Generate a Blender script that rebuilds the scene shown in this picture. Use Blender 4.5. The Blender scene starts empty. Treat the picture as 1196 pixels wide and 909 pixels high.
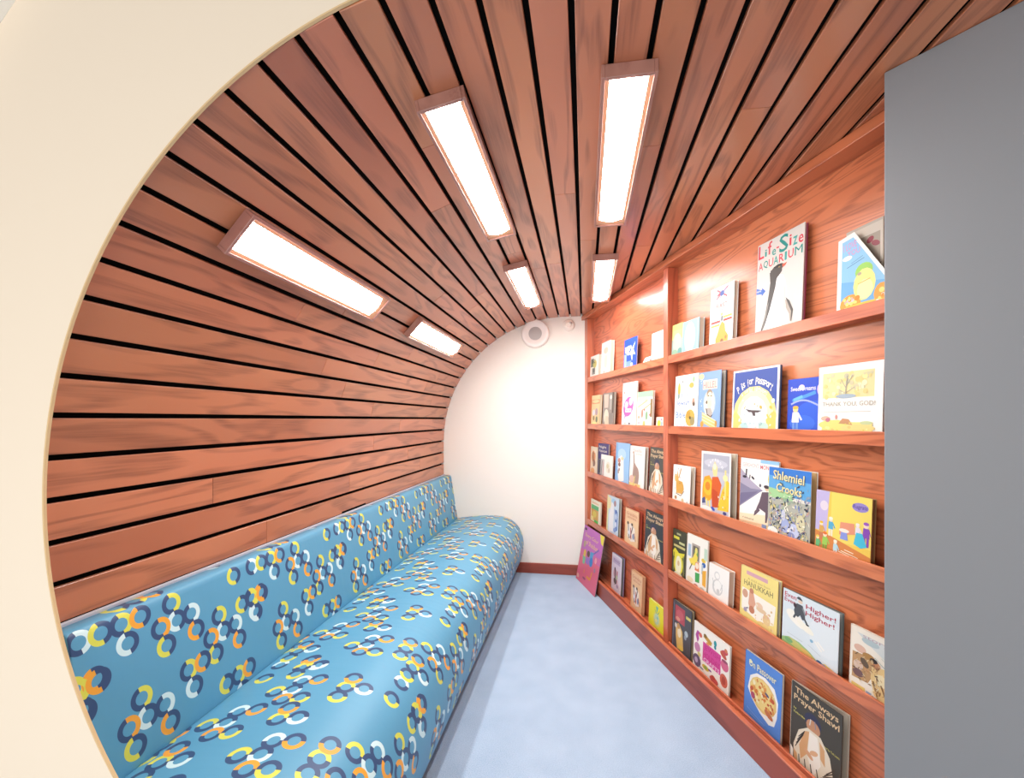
import bpy, bmesh, math, random
from mathutils import Vector, Matrix
R = math.radians
S = bpy.context.scene
C = S.collection

# ------------------------------------------------------------------ camera
cam_d = bpy.data.cameras.new('camera')
cam = bpy.data.objects.new('camera', cam_d); C.objects.link(cam)
cam.location = (0, 0, 1.40)
cam.rotation_euler = (R(90), 0, R(9.11))
cam_d.sensor_fit = 'HORIZONTAL'; cam_d.sensor_width = 36
cam_d.lens = 36 * 530 / 1196
cam_d.shift_y = 35.5 / 1196
cam_d.clip_start = 0.02
S.camera = cam

# ------------------------------------------------------------------ world, room light, exposure
W = bpy.data.worlds.new('world'); S.world = W; W.use_nodes = True
W.node_tree.nodes['Background'].inputs[0].default_value = (1.0, 0.96, 0.92, 1)
W.node_tree.nodes['Background'].inputs[1].default_value = 0.26
S.view_settings.view_transform = 'Standard'
S.view_settings.look = 'None'
S.view_settings.exposure = 0.86
S.view_settings.gamma = 1.0
S.view_settings.use_curve_mapping = False

def area(name, loc, target, sx, sy, watts, col):
    d = bpy.data.lights.new(name, 'AREA'); d.shape = 'RECTANGLE'; d.size = sx; d.size_y = sy
    d.energy = watts; d.color = col
    o = bpy.data.objects.new(name, d); C.objects.link(o)
    o.location = loc
    o.rotation_euler = (Vector(target) - Vector(loc)).to_track_quat('-Z', 'Y').to_euler()
    return o
# daylight of the big room the photographer stands in
area('room_window_light', (-1.0, -2.2, 0.9), (-0.6, 2.0, 0.9), 2.6, 1.5, 47, (1.0, 0.96, 0.90))
LAMP_STRENGTH = 23.0

# ------------------------------------------------------------------ helpers
def lin(c):
    if isinstance(c, str):
        c = tuple(int(c[i:i+2], 16) / 255 for i in (0, 2, 4))
    return tuple((v / 12.92 if v <= 0.04045 else ((v + 0.055) / 1.055) ** 2.4) for v in c) + (1,)

class MB:
    """collects boxes, prisms and polygons, then links them as ONE mesh object"""
    def __init__(s): s.v = []; s.f = []; s.m = []
    def quad(s, pts, m=0):
        b = len(s.v); s.v += [tuple(p) for p in pts]; s.f.append(tuple(range(b, b + len(pts)))); s.m.append(m)
    def box(s, a, b, m=0):
        x0, y0, z0 = a; x1, y1, z1 = b
        s.prism([(x0, y0), (x1, y0), (x1, y1), (x0, y1)], z0, z1, m)
    def prism(s, poly, z0, z1, m=0):
        b = len(s.v); n = len(poly)
        s.v += [(x, y, z0) for x, y in poly] + [(x, y, z1) for x, y in poly]
        s.f.append(tuple(b + i for i in reversed(range(n)))); s.f.append(tuple(b + n + i for i in range(n)))
        for i in range(n):
            j = (i + 1) % n; s.f.append((b + i, b + j, b + n + j, b + n + i))
        s.m += [m] * (n + 2)
    def build(s, name, mats, parent=None, bevel=0, smooth=False, seg=2):
        me = bpy.data.meshes.new(name); me.from_pydata(s.v, [], s.f)
        for k in (mats if isinstance(mats, (list, tuple)) else [mats]): me.materials.append(k)
        me.polygons.foreach_set('material_index', s.m)
        if smooth: me.polygons.foreach_set('use_smooth', [True] * len(s.f))
        me.update()
        o = bpy.data.objects.new(name, me); C.objects.link(o)
        if parent is not None: o.parent = parent
        if bevel:
            b = o.modifiers.new('bevel', 'BEVEL'); b.width = bevel; b.segments = seg; b.limit_method = 'ANGLE'; b.angle_limit = R(40)
        return o

def boxo(name, a, b, mat, parent=None, bevel=0):
    m = MB(); m.box(a, b); return m.build(name, mat, parent, bevel)
def empty(name, loc=(0, 0, 0), rot=(0, 0, 0), parent=None):
    o = bpy.data.objects.new(name, None); C.objects.link(o); o.location = loc; o.rotation_euler = rot
    o.empty_display_size = 0.05
    if parent is not None: o.parent = parent
    return o
def tag(o, label=None, cat=None, group=None, kind=None):
    if label: o['label'] = label
    if cat: o['category'] = cat
    if group: o['group'] = group
    if kind: o['kind'] = kind
    return o
def copy_tree(o, parent=None):
    c = o.copy(); C.objects.link(c)
    if parent is not None: c.parent = parent
    for ch in o.children: copy_tree(ch, c)
    return c

# ------------------------------------------------------------------ materials
def newmat(name):
    m = bpy.data.materials.new(name); m.use_nodes = True
    nt = m.node_tree; b = nt.nodes['Principled BSDF']
    return m, nt, b
def N(nt, t, **k):
    n = nt.nodes.new(t)
    for a, v in k.items(): setattr(n, a, v)
    return n
def flat(name, col, rough=0.6, spec=0.5, metal=0.0):
    m, nt, b = newmat(name)
    b.inputs['Base Color'].default_value = lin(col); b.inputs['Roughness'].default_value = rough
    b.inputs['Specular IOR Level'].default_value = spec; b.inputs['Metallic'].default_value = metal
    return m

def wood(name, light, mid, dark, axis='Y', rough=0.33, rings=9.0, coat=0.25, vary=0.13, knot=1.0):
    """stained oak: long figure along `axis`, cathedral rings, fine pores, each board its own tint"""
    m, nt, b = newmat(name); L = nt.links.new
    tc = N(nt, 'ShaderNodeTexCoord'); oi = N(nt, 'ShaderNodeObjectInfo')
    off = N(nt, 'ShaderNodeVectorMath', operation='SCALE'); off.inputs[3].default_value = 37.0
    comb = N(nt, 'ShaderNodeCombineXYZ')
    for i in range(3): L(oi.outputs['Random'], comb.inputs[i])
    L(comb.outputs[0], off.inputs[0])
    add = N(nt, 'ShaderNodeVectorMath', operation='ADD'); L(tc.outputs['Object'], add.inputs[0]); L(off.outputs[0], add.inputs[1])
    def mapped(lo, ac):
        mp = N(nt, 'ShaderNodeMapping'); s = [ac, ac, ac]; s['XYZ'.index(axis)] = lo
        mp.inputs['Scale'].default_value = s; L(add.outputs[0], mp.inputs[0]); return mp
    n1 = N(nt, 'ShaderNodeTexNoise'); n1.inputs['Scale'].default_value = 1.0; n1.inputs['Detail'].default_value = 2.0
    n1.inputs['Roughness'].default_value = 0.45; n1.inputs['Distortion'].default_value = 0.35 * knot
    L(mapped(1.1, 7.5).outputs[0], n1.inputs['Vector'])
    mu = N(nt, 'ShaderNodeMath', operation='MULTIPLY'); L(n1.outputs['Fac'], mu.inputs[0]); mu.inputs[1].default_value = rings * 6.283
    sn = N(nt, 'ShaderNodeMath', operation='SINE'); L(mu.outputs[0], sn.inputs[0])
    ring = N(nt, 'ShaderNodeMapRange'); L(sn.outputs[0], ring.inputs[0]); ring.inputs[1].default_value = -0.1; ring.inputs[2].default_value = 1.0
    n2 = N(nt, 'ShaderNodeTexNoise'); n2.inputs['Scale'].default_value = 1.0; n2.inputs['Detail'].default_value = 4.0
    L(mapped(5.0, 170.0).outputs[0], n2.inputs['Vector'])
    n3 = N(nt, 'ShaderNodeTexNoise'); n3.inputs['Scale'].default_value = 1.0; n3.inputs['Detail'].default_value = 3.0
    L(mapped(0.9, 3.0).outputs[0], n3.inputs['Vector'])
    r3 = N(nt, 'ShaderNodeValToRGB'); r3.color_ramp.elements[0].position = 0.32; r3.color_ramp.elements[1].position = 0.7
    r3.color_ramp.elements[0].color = lin(mid); r3.color_ramp.elements[1].color = lin(light)
    L(n3.outputs['Fac'], r3.inputs[0])
    f1 = N(nt, 'ShaderNodeMath', operation='MULTIPLY'); L(ring.outputs[0], f1.inputs[0]); 
    r2 = N(nt, 'ShaderNodeMapRange'); L(n2.outputs['Fac'], r2.inputs[0]); r2.inputs[1].default_value = 0.35; r2.inputs[2].default_value = 0.65
    r2.inputs[3].default_value = 0.25; r2.inputs[4].default_value = 0.75
    L(r2.outputs[0], f1.inputs[1])
    mx = N(nt, 'ShaderNodeMix', data_type='RGBA'); L(f1.outputs[0], mx.inputs['Factor']); L(r3.outputs[0], mx.inputs[6]); mx.inputs[7].default_value = lin(dark)
    hs = N(nt, 'ShaderNodeHueSaturation')
    vr = N(nt, 'ShaderNodeMapRange'); L(oi.outputs['Random'], vr.inputs[0]); vr.inputs[3].default_value = 1 - vary; vr.inputs[4].default_value = 1 + vary
    L(vr.outputs[0], hs.inputs['Value']); L(mx.outputs[2], hs.inputs['Color'])
    hm = N(nt, 'ShaderNodeMath', operation='MULTIPLY'); L(oi.outputs['Random'], hm.inputs[0]); hm.inputs[1].default_value = 7.31
    hf = N(nt, 'ShaderNodeMath', operation='FRACT'); L(hm.outputs[0], hf.inputs[0])
    hr = N(nt, 'ShaderNodeMapRange'); L(hf.outputs[0], hr.inputs[0]); hr.inputs[3].default_value = 0.493; hr.inputs[4].default_value = 0.502
    L(hr.outputs[0], hs.inputs['Hue'])
    L(hs.outputs[0], b.inputs['Base Color'])
    b.inputs['Roughness'].default_value = rough
    b.inputs['Coat Weight'].default_value = coat; b.inputs['Coat Roughness'].default_value = 0.22
    bp = N(nt, 'ShaderNodeBump'); bp.inputs['Strength'].default_value = 0.12; bp.inputs['Distance'].default_value = 0.002
    L(n2.outputs['Fac'], bp.inputs['Height']); L(bp.outputs[0], b.inputs['Normal'])
    return m

M = {}
M['plank'] = wood('plank_wood', 'C67F58', 'B66E49', '854E34', 'Y', rough=0.42, rings=6, coat=0.6, vary=0.10)
M['shelf_h'] = wood('shelf_wood', 'CC7850', 'C06A44', '92482E', 'X', rough=0.34, rings=8, coat=0.3, vary=0.04)
M['shelf_v'] = wood('shelf_wood_upright', 'C87450', 'BC6642', '92482E', 'Z', rough=0.34, rings=5, coat=0.3, vary=0.04)
M['panel'] = wood('back_panel_wood', 'CC7852', 'BE6844', '84422A', 'X', rough=0.32, rings=13, coat=0.25, vary=0.03, knot=2.0)
M['kick'] = wood('kick_wood', '9A4A38', '8E4232', '6B2A1F', 'X', rough=0.42, rings=4, coat=0.1, vary=0.03)
M['base'] = wood('baseboard_wood', '9C4A34', '90422E', '74301F', 'X', rough=0.4, rings=4, coat=0.15, vary=0.03)
M['housing'] = wood('lamp_housing_wood', 'A97A6C', '9A6A5C', '85564A', 'Y', rough=0.3, rings=3, coat=0.3, vary=0.02)
M['black'] = flat('black_backing', '0B0A0A', 0.9, 0.1)
M['plinth'] = flat('dark_plinth', '14141A', 0.7, 0.2)
M['grey_strip'] = flat('grey_welt', 'B9BBC6', 0.5)
M['edge_trim'] = flat('cream_edge_trim', 'D9B98A', 0.5)
M['paper'] = flat('page_paper', 'E6DCC8', 0.8, 0.2)
M['speaker_white'] = flat('speaker_white_plastic', 'EFEAE6', 0.4)
M['speaker_grille'] = flat('speaker_grille_grey', 'B4AFAD', 0.6)
M['detector'] = flat('detector_plastic', 'F0E8DE', 0.4)
M['reflector'] = flat('lamp_reflector', 'D9A27C', 0.35)

def paint(name, col, rough=0.55, bump=0.05, scale=60):
    m, nt, b = newmat(name); L = nt.links.new
    tc = N(nt, 'ShaderNodeTexCoord'); n = N(nt, 'ShaderNodeTexNoise'); n.inputs['Scale'].default_value = scale
    L(tc.outputs['Object'], n.inputs['Vector'])
    bp = N(nt, 'ShaderNodeBump'); bp.inputs['Strength'].default_value = bump; bp.inputs['Distance'].default_value = 0.002
    L(n.outputs['Fac'], bp.inputs['Height']); L(bp.outputs[0], b.inputs['Normal'])
    b.inputs['Base Color'].default_value = lin(col); b.inputs['Roughness'].default_value = rough
    return m
M['cream'] = paint('cream_wall_paint', 'EFEAE2')
M['white'] = paint('white_wall_paint', 'E9DAC6')
M['white_lit'] = paint('lit_white_wall_paint', 'F4F0E8')  # paler white for the outer wall: the stronger light there is put into the colour
M['grey'] = paint('grey_wall_paint', '808286', 0.6)

def carpet():
    m, nt, b = newmat('blue_carpet'); L = nt.links.new
    tc = N(nt, 'ShaderNodeTexCoord')
    n = N(nt, 'ShaderNodeTexNoise'); n.inputs['Scale'].default_value = 260; n.inputs['Detail'].default_value = 3
    L(tc.outputs['Object'], n.inputs['Vector'])
    n2 = N(nt, 'ShaderNodeTexNoise'); n2.inputs['Scale'].default_value = 7; n2.inputs['Detail'].default_value = 4
    L(tc.outputs['Object'], n2.inputs['Vector'])
    mx = N(nt, 'ShaderNodeMix', data_type='FLOAT'); mx.inputs[0].default_value = 0.25
    L(n.outputs['Fac'], mx.inputs[2]); L(n2.outputs['Fac'], mx.inputs[3])
    r = N(nt, 'ShaderNodeValToRGB'); r.color_ramp.elements[0].position = 0.3; r.color_ramp.elements[1].position = 0.7
    r.color_ramp.elements[0].color = lin('93AAC4'); r.color_ramp.elements[1].color = lin('BACDE2')
    L(mx.outputs[0], r.inputs[0]); L(r.outputs[0], b.inputs['Base Color'])
    b.inputs['Roughness'].default_value = 0.95; b.inputs['Specular IOR Level'].default_value = 0.1
    bp = N(nt, 'ShaderNodeBump'); bp.inputs['Strength'].default_value = 0.5; bp.inputs['Distance'].default_value = 0.003
    L(n.outputs['Fac'], bp.inputs['Height']); L(bp.outputs[0], b.inputs['Normal'])
    return m
M['carpet'] = carpet()

def lamp_mat():
    m, nt, b = newmat('lamp_diffuser')
    b.inputs['Base Color'].default_value = (0.9, 0.9, 0.9, 1)
    b.inputs['Emission Color'].default_value = (1.0, 0.985, 0.96, 1); b.inputs['Emission Strength'].default_value = LAMP_STRENGTH
    return m
M['glow'] = lamp_mat()

# printed upholstery: rings of two half colours, repeated over the cloth (coordinates: metres along the bench, metres around the profile)
NAVY, YEL, ORA, WHI = '34507A', 'DCDC58', 'F2A83C', 'D3EEF2'
RINGS = []
def chain(pts, cols):
    for p, (a, c) in zip(pts, cols): RINGS.append((p[0], p[1], a, c))
n_, y_, o_, w_ = NAVY, YEL, ORA, WHI
TA = [(n_, y_), (w_, n_), (n_, o_), (y_, n_), (n_, w_), (o_, n_)]
def clusterA(u, v): chain([(u, v), (u+.010, v-.054), (u-.041, v-.054), (u-.031, v-.108), (u+.060, v-.054), (u+.069, v-.108)], TA)
chain([(.908, .873), (.958, .873), (1.009, .872), (1.060, .871), (1.019, .818)], [(n_, w_), (y_, n_), (n_, y_), (o_, n_), (w_, n_)])
clusterA(1.154, .869); clusterA(1.312, .766); clusterA(1.036, .664)
chain([(1.180, .660), (1.231, .660), (1.192, .605)], [(n_, y_), (o_, n_), (w_, n_)])
chain([(.884, .772), (.932, .772), (.894, .718)], [(n_, y_), (o_, n_), (w_, n_)])
chain([(1.306, .548), (1.356, .548), (1.406, .548), (1.369, .492)], [(y_, n_), (n_, y_), (o_, n_), (w_, n_)])
chain([(1.393, .869)], [(y_, n_)])
chain([(1.412, .764), (1.462, .764), (1.512, .765), (1.472, .710)], [(y_, n_), (n_, y_), (o_, n_), (w_, n_)])
chain([(1.028, .464), (1.078, .464), (1.128, .464)], [(y_, n_), (n_, y_), (o_, n_)])
TU, TV = .572, .472
def fabric():
    g = bpy.data.node_groups.new('half_ring', 'ShaderNodeTree')
    I = g.interface
    for nm, t in (('UV', 'NodeSocketVector'), ('Centre', 'NodeSocketVector'), ('Left', 'NodeSocketColor'), ('Right', 'NodeSocketColor'), ('Under', 'NodeSocketColor')):
        I.new_socket(nm, in_out='INPUT', socket_type=t)
    I.new_socket('Color', in_out='OUTPUT', socket_type='NodeSocketColor')
    gi = N(g, 'NodeGroupInput'); go = N(g, 'NodeGroupOutput'); L = g.links.new
    sb = N(g, 'ShaderNodeVectorMath', operation='SUBTRACT'); L(gi.outputs[0], sb.inputs[0]); L(gi.outputs[1], sb.inputs[1])
    wr = N(g, 'ShaderNodeVectorMath', operation='WRAP'); L(sb.outputs[0], wr.inputs[0])
    wr.inputs[1].default_value = (TU/2, TV/2, 1); wr.inputs[2].default_value = (-TU/2, -TV/2, -1)
    ln = N(g, 'ShaderNodeVectorMath', operation='LENGTH'); L(wr.outputs[0], ln.inputs[0])
    cp = N(g, 'ShaderNodeMath', operation='COMPARE'); L(ln.outputs['Value'], cp.inputs[0]); cp.inputs[1].default_value = .0235; cp.inputs[2].default_value = .0068
    dt = N(g, 'ShaderNodeVectorMath', operation='DOT_PRODUCT'); L(wr.outputs[0], dt.inputs[0]); dt.inputs[1].default_value = (.97, .22, 0)
    gt = N(g, 'ShaderNodeMath', operation='GREATER_THAN'); L(dt.outputs['Value'], gt.inputs[0]); gt.inputs[1].default_value = 0
    m1 = N(g, 'ShaderNodeMix', data_type='RGBA'); L(gt.outputs[0], m1.inputs[0]); L(gi.outputs[2], m1.inputs[6]); L(gi.outputs[3], m1.inputs[7])
    m2 = N(g, 'ShaderNodeMix', data_type='RGBA'); L(cp.outputs[0], m2.inputs[0]); L(gi.outputs[4], m2.inputs[6]); L(m1.outputs[2], m2.inputs[7])
    L(m2.outputs[2], go.inputs[0])
    m, nt, b = newmat('blue_ring_print_vinyl'); L = nt.links.new
    uv = N(nt, 'ShaderNodeUVMap'); uv.uv_map = 'cloth'
    prev = None
    for (u, v, a, c) in RINGS:
        k = N(nt, 'ShaderNodeGroup'); k.node_tree = g
        L(uv.outputs[0], k.inputs[0]); k.inputs[1].default_value = (u, v, 0)
        k.inputs[2].default_value = lin(a); k.inputs[3].default_value = lin(c)
        if prev is None: k.inputs[4].default_value = lin('5B9FC2')
        else: L(prev.outputs[0], k.inputs[4])
        prev = k
    L(prev.outputs[0], b.inputs['Base Color'])
    b.inputs['Roughness'].default_value = 0.42
    b.inputs['Specular IOR Level'].default_value = 0.45
    tc = N(nt, 'ShaderNodeTexCoord'); mp = N(nt, 'ShaderNodeMapping'); mp.inputs['Scale'].default_value = (2, 14, 2)
    L(tc.outputs['Object'], mp.inputs[0])
    n = N(nt, 'ShaderNodeTexNoise'); n.inputs['Scale'].default_value = 1.0; n.inputs['Detail'].default_value = 2; L(mp.outputs[0], n.inputs['Vector'])
    bp = N(nt, 'ShaderNodeBump'); bp.inputs['Strength'].default_value = 0.25; bp.inputs['Distance'].default_value = 0.006
    L(n.outputs['Fac'], bp.inputs['Height']); L(bp.outputs[0], b.inputs['Normal'])
    return m
M['fabric'] = fabric()

# ------------------------------------------------------------------ the setting
YN, YF = 0.90, 4.118            # plane of the round opening, plane of the far wall
CX0, CZ0, RT = -0.18, 1.196, 1.13  # the curve of the tunnel: centre and radius; flat from CX0 to the right at ZC
ZC = CZ0 + RT
A = R(19.27)
DS = Vector((math.sin(A), -math.cos(A), 0)); NS = Vector((-math.cos(A), -math.sin(A), 0)); P0 = Vector((0, YF, 0))
def SP(s, off=0.0, z=0.0):      # a point on the bookcase front
    p = P0 + DS * s + NS * off; return Vector((p.x, p.y, z))
def shelf_y(x, off=0.0):        # y of the bookcase front (pushed back by off) at x
    q = P0 - NS * off
    return q.y - (x - q.x) * math.cos(A) / math.sin(A)

fl = MB(); fl.quad([(-3.2, -3.4, 0), (2.6, -3.4, 0), (2.6, YF + .1, 0), (-3.2, YF + .1, 0)])
tag(fl.build('floor', M['carpet']), 'light blue looped carpet running between bench and bookcase', kind='structure')

boxo('wall_far', (-1.36, YF, 0), (0.35, YF + .1, 2.42), M['cream'])
tag(bpy.data.objects['wall_far'], 'cream end wall with an arched top', kind='structure')

# shell behind the planks
def arcpt(r, a):                # a = angle from the top, towards the left
    return (CX0 - r * math.sin(a), CZ0 + r * math.cos(a))
sh = MB(); r0, r1 = RT + .022, RT + .045
angs = [R(i * 5) for i in range(0, 19)]
for i in range(len(angs) - 1):
    a, b = angs[i], angs[i + 1]
    p = [arcpt(r0, a), arcpt(r0, b), arcpt(r1, b), arcpt(r1, a)]
    q0 = [(x, YN + .03, z) for x, z in p]; q1 = [(x, YF + .02, z) for x, z in p]
    sh.quad([q0[0], q1[0], q1[1], q0[1]]); sh.quad([q0[3], q0[2], q1[2], q1[3]])
sh.box((CX0 - r1, YN + .03, 0), (CX0 - r0, YF + .02, CZ0))
wl = tag(sh.build('wall_left', M['black']), 'curved left wall clad in reddish stained planks with dark gaps', kind='structure')
sh = MB(); zc = CZ0 + r0
sh.box((CX0, YN + .03, zc), (1.35, YF + .06, zc + .025))
ce = tag(sh.build('ceiling', M['black']), 'flat plank ceiling with dark gaps between the boards', kind='structure')

# planks: one object per board, straight boards along Y, set side by side round the curve
PITCH, PITCH_R, PITCH_V, GAP, X0 = .1006, .0972, .1066, .0155, -.030
rnd = random.Random(5)
def qpos(q):                    # arc-length q measured to the left of X0 -> (x, z, angle)
    flatlen = X0 - CX0
    if q <= flatlen: return X0 - q, ZC, 0.0
    a = (q - flatlen) / RT
    if a > math.pi / 2: return CX0 - RT, CZ0 - (a - math.pi / 2) * RT, a      # straight down behind the bench
    x, z = arcpt(RT, a); return x, z, a
def plank(k):
    qk = lambda i: PITCH_R * i if i < 0 else (PITCH * i if i <= 17 else PITCH * 17 + PITCH_V * (i - 17))
    q0, q1 = qk(k) + GAP / 2, qk(k + 1) - GAP / 2
    x0, z0, a0 = qpos(q0); x1, z1, a1 = qpos(q1)
    mx_, mz_ = (x0 + x1) / 2, (z0 + z1) / 2
    ang = math.atan2(z1 - z0, x1 - x0)          # x1 < x0
    w = math.hypot(x1 - x0, z1 - z0)
    beta = math.pi - ang                        # tilt of the board around Y
    curved = a1 > 0
    par = wl if curved else ce
    # far ends
    yfar = [YF, YF]
    for i, x in enumerate((x0, x1)):
        yfar[i] = min(YF, shelf_y(x, .02)) if x > -.03 else YF
    joints = [YN + .002]
    y = YN + rnd.uniform(.5, 2.2)
    while y < min(yfar) - .5: joints.append(y); y += rnd.uniform(1.1, 2.0)
    for i, ya in enumerate(joints):
        last = i == len(joints) - 1
        m = MB(); t = .014
        # local: X across (right is +), Y along, Z away from the room
        yb = [yfar[0] - ya, yfar[1] - ya] if last else [joints[i + 1] - ya - .0012] * 2
        h = w / 2
        m.prism([(-h, 0), (h, 0), (h, yb[0]), (-h, yb[1])], 0, t)
        o = m.build('plank', M['plank'], par, bevel=.0015, seg=1)
        o.location = (mx_, ya, mz_); o.rotation_euler = (0, -math.atan2(z0 - z1, x0 - x1), 0)
for k in range(-12, 25): plank(k)
boxo('dark_slot', (CX0 - RT - .006, 2.30, .8855), (CX0 - RT + .001, 2.57, .895), M['black'], wl)

OX, OZ = -.15, 1.21
# opening: a round cut in a white wall, with a second, larger ring step at the outer edge
def cutwall(name, mat, rin, rout, y, thick, zbot=0.0, right=1.25, label=''):
    m = MB(); n = 48
    amax = math.pi - math.acos(min(1, OZ / rin))     # where the inner circle meets the floor
    pts_in = [(OX - rin * math.sin(a), OZ + rin * math.cos(a)) for a in [amax * i / n for i in range(n + 1)]]
    pts_out = []
    for i, (x, z) in enumerate(pts_in):
        a = amax * i / n
        if rout: pts_out.append((OX - rout * math.sin(a), max(0.0, OZ + rout * math.cos(a))))
        else:
            dx, dz = -math.sin(a), math.cos(a)
            k = min((3.0 / -dx) if dx < -1e-6 else 99, ((3.0 - OZ) / dz) if dz > 1e-6 else (OZ / -dz if dz < -1e-6 else 99))
            pts_out.append((OX + dx * k, OZ + dz * k))
    zt = pts_in[0][1]; zo = pts_out[0][1]
    pts_in = [(right, zt)] + pts_in; pts_out = [(right, zo)] + pts_out
    for i in range(len(pts_in) - 1):
        a, b, c, d = pts_in[i], pts_in[i + 1], pts_out[i + 1], pts_out[i]
        m.quad([(a[0], y, a[1]), (d[0], y, d[1]), (c[0], y, c[1]), (b[0], y, b[1])])
        m.quad([(a[0], y + thick, a[1]), (b[0], y + thick, b[1]), (c[0], y + thick, c[1]), (d[0], y + thick, d[1])])
        m.quad([(a[0], y, a[1]), (b[0], y, b[1]), (b[0], y + thick, b[1]), (a[0], y + thick, a[1])])
        m.quad([(d[0], y, d[1]), (d[0], y + thick, d[1]), (c[0], y + thick, c[1]), (c[0], y, c[1])])
    o = m.build(name, mat); tag(o, label, kind='structure'); return o
RO = 1.132
cutwall('wall_front', M['white'], RO, 1.71, YN - .0045, .004, label='white wall face around the round opening of the nook')
cutwall('wall_outer', M['white_lit'], 1.71, None, YN - .10, .099, label='white wall beyond the surround of the round opening, light painted into its colour')
cutwall('wall_front_core', M['white'], 1.25, 1.71, YN - .0002, .012, label='wall thickness behind the face of the round opening')
# thin edge trim round the opening
m = MB(); n = 64
for i in range(n):
    a, b = R(150) * i / n, R(150) * (i + 1) / n
    for (ra, rb) in ((RO - .004, RO),):
        P = [(OX - r * math.sin(t), OZ + r * math.cos(t)) for r, t in ((ra, a), (ra, b), (rb, b), (rb, a))]
        y0, y1 = YN - .0065, YN + .0005
        if min(p[1] for p in P) < 0: continue
        m.quad([(P[0][0], y0, P[0][1]), (P[3][0], y0, P[3][1]), (P[2][0], y0, P[2][1]), (P[1][0], y0, P[1][1])])
        m.quad([(P[0][0], y0, P[0][1]), (P[1][0], y0, P[1][1]), (P[1][0], y1, P[1][1]), (P[0][0], y1, P[0][1])])
        m.quad([(P[3][0], y1, P[3][1]), (P[2][0], y1, P[2][1]), (P[1][0], y1, P[1][1]), (P[0][0], y1, P[0][1])])
        m.quad([(P[3][0], y0, P[3][1]), (P[3][0], y1, P[3][1]), (P[2][0], y1, P[2][1]), (P[2][0], y0, P[2][1])])
tag(m.build('trim_1', M['edge_trim']), 'thin cream edge bead around the round opening', kind='structure')

# grey wall at the right of the opening
gx = Vector((.669, -.743, 0)); gn = Vector((.743, .669, 0)); gp = Vector((.788, 1.352, 0))
m = MB(); P = [gp, gp + gx * 1.25, gp + gx * 1.25 + gn * .06, gp + gn * .06]
m.prism([(p.x, p.y) for p in P], 0, ZC - .001)
tag(m.build('wall_right_entry', M['grey'], bevel=.003), 'plain grey wall end standing in front of the bookcase', kind='structure')
m = MB(); P = [SP(-.12, -.10), SP(3.3, -.10), SP(3.3, -.18), SP(-.12, -.18)]
m.prism([(p.x, p.y) for p in P], 0, ZC + .02)
tag(m.build('wall_right', M['cream']), 'wall behind the bookcase', kind='structure')
tag(boxo('baseboard_far', (-.66, YF - .014, 0), (-.035, YF, .093), M['base'], bevel=.003), 'reddish wooden baseboard along the cream end wall', kind='structure')

# ------------------------------------------------------------------ bookcase
bc = empty('bookcase', P0, (0, 0, math.atan2(DS.y, DS.x)))
tag(bc, 'reddish oak display bookcase built along the right wall, five tilted-book ledges high', 'bookcase')
LIP = [1.770, 1.362, .945, .527, .105]
SE = 3.08; DEP = .065
def bb(name, s0, s1, d0, d1, z0, z1, mat, bev=.0015): return boxo(name, (s0, d0, z0), (s1, d1, z1), mat, bc, bev)
# local axes: x along the case towards the camera, y INTO the wall, z up
for (a, b) in ((.0, 1.42), (1.42, SE)): bb('back_panel', a + .001, b - .001, DEP, DEP + .012, .0, ZC - .005, M['panel'], 0)
bb('stile', .0, .07, 0, DEP, .0, 2.285, M['shelf_v'])
bb('divider', 1.394, 1.446, 0, DEP, .0, 2.285, M['shelf_v'])
bb('stile', SE - .06, SE, 0, DEP, .0, 2.285, M['shelf_v'])
for (a, b) in ((.07, 1.394), (1.446, SE - .06)):
    for z in LIP:
        sf = bb('shelf', a + .0005, b - .0005, .0125, DEP - .0005, z - .045, z - .021, M['shelf_h'])
        bb('lip', a + .0005, b - .0005, 0.0015, .012, z - .045, z, M['shelf_h'])
bb('top_rail', -.03, SE, -.028, DEP, 2.286, ZC - .002, M['shelf_h'], .003)
bb('kick_board', .0, SE, -.054, -.036, .0, .115, M['kick'], .003)
bb('kick_cap', .0, SE, -.0355, -.0005, .055, .088, M['shelf_h'], .002)
bb('kick_cap', .0, SE, -.058, -.0365, .1155, .124, M['shelf_h'], .002)

# ------------------------------------------------------------------ books
MC = {}
def col(c):
    if c not in MC:
        MC[c] = flat('print_' + c.lower(), c, 0.45, 0.35)
        b = MC[c].node_tree.nodes['Principled BSDF'].inputs['Base Color']; v = tuple(b.default_value)
        b.default_value = (v[0] * .78, v[1] * .78, v[2] * .78, 1)      # printed card reflects less than pure white
    return MC[c]
GL = {}
def glyphs(s, bold):
    key = (s, bold)
    if key not in GL:
        cu = bpy.data.curves.new('t', 'FONT'); cu.body = s; cu.resolution_u = 2; cu.offset = bold
        ob = bpy.data.objects.new('t', cu); C.objects.link(ob)
        bpy.context.view_layer.update()
        me = bpy.data.meshes.new_from_object(ob.evaluated_get(bpy.context.evaluated_depsgraph_get()))
        vs = [(v.co.x, v.co.y) for v in me.vertices]; fs = [tuple(p.vertices) for p in me.polygons]
        bpy.data.objects.remove(ob); bpy.data.meshes.remove(me); bpy.data.curves.remove(cu)
        x0 = min(v[0] for v in vs); x1 = max(v[0] for v in vs); y0 = min(v[1] for v in vs); y1 = max(v[1] for v in vs)
        vs = [((x - x0) / (x1 - x0), (y - y0) / (y1 - y0)) for x, y in vs]
        GL[key] = (vs, fs)
    return GL[key]
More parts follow.
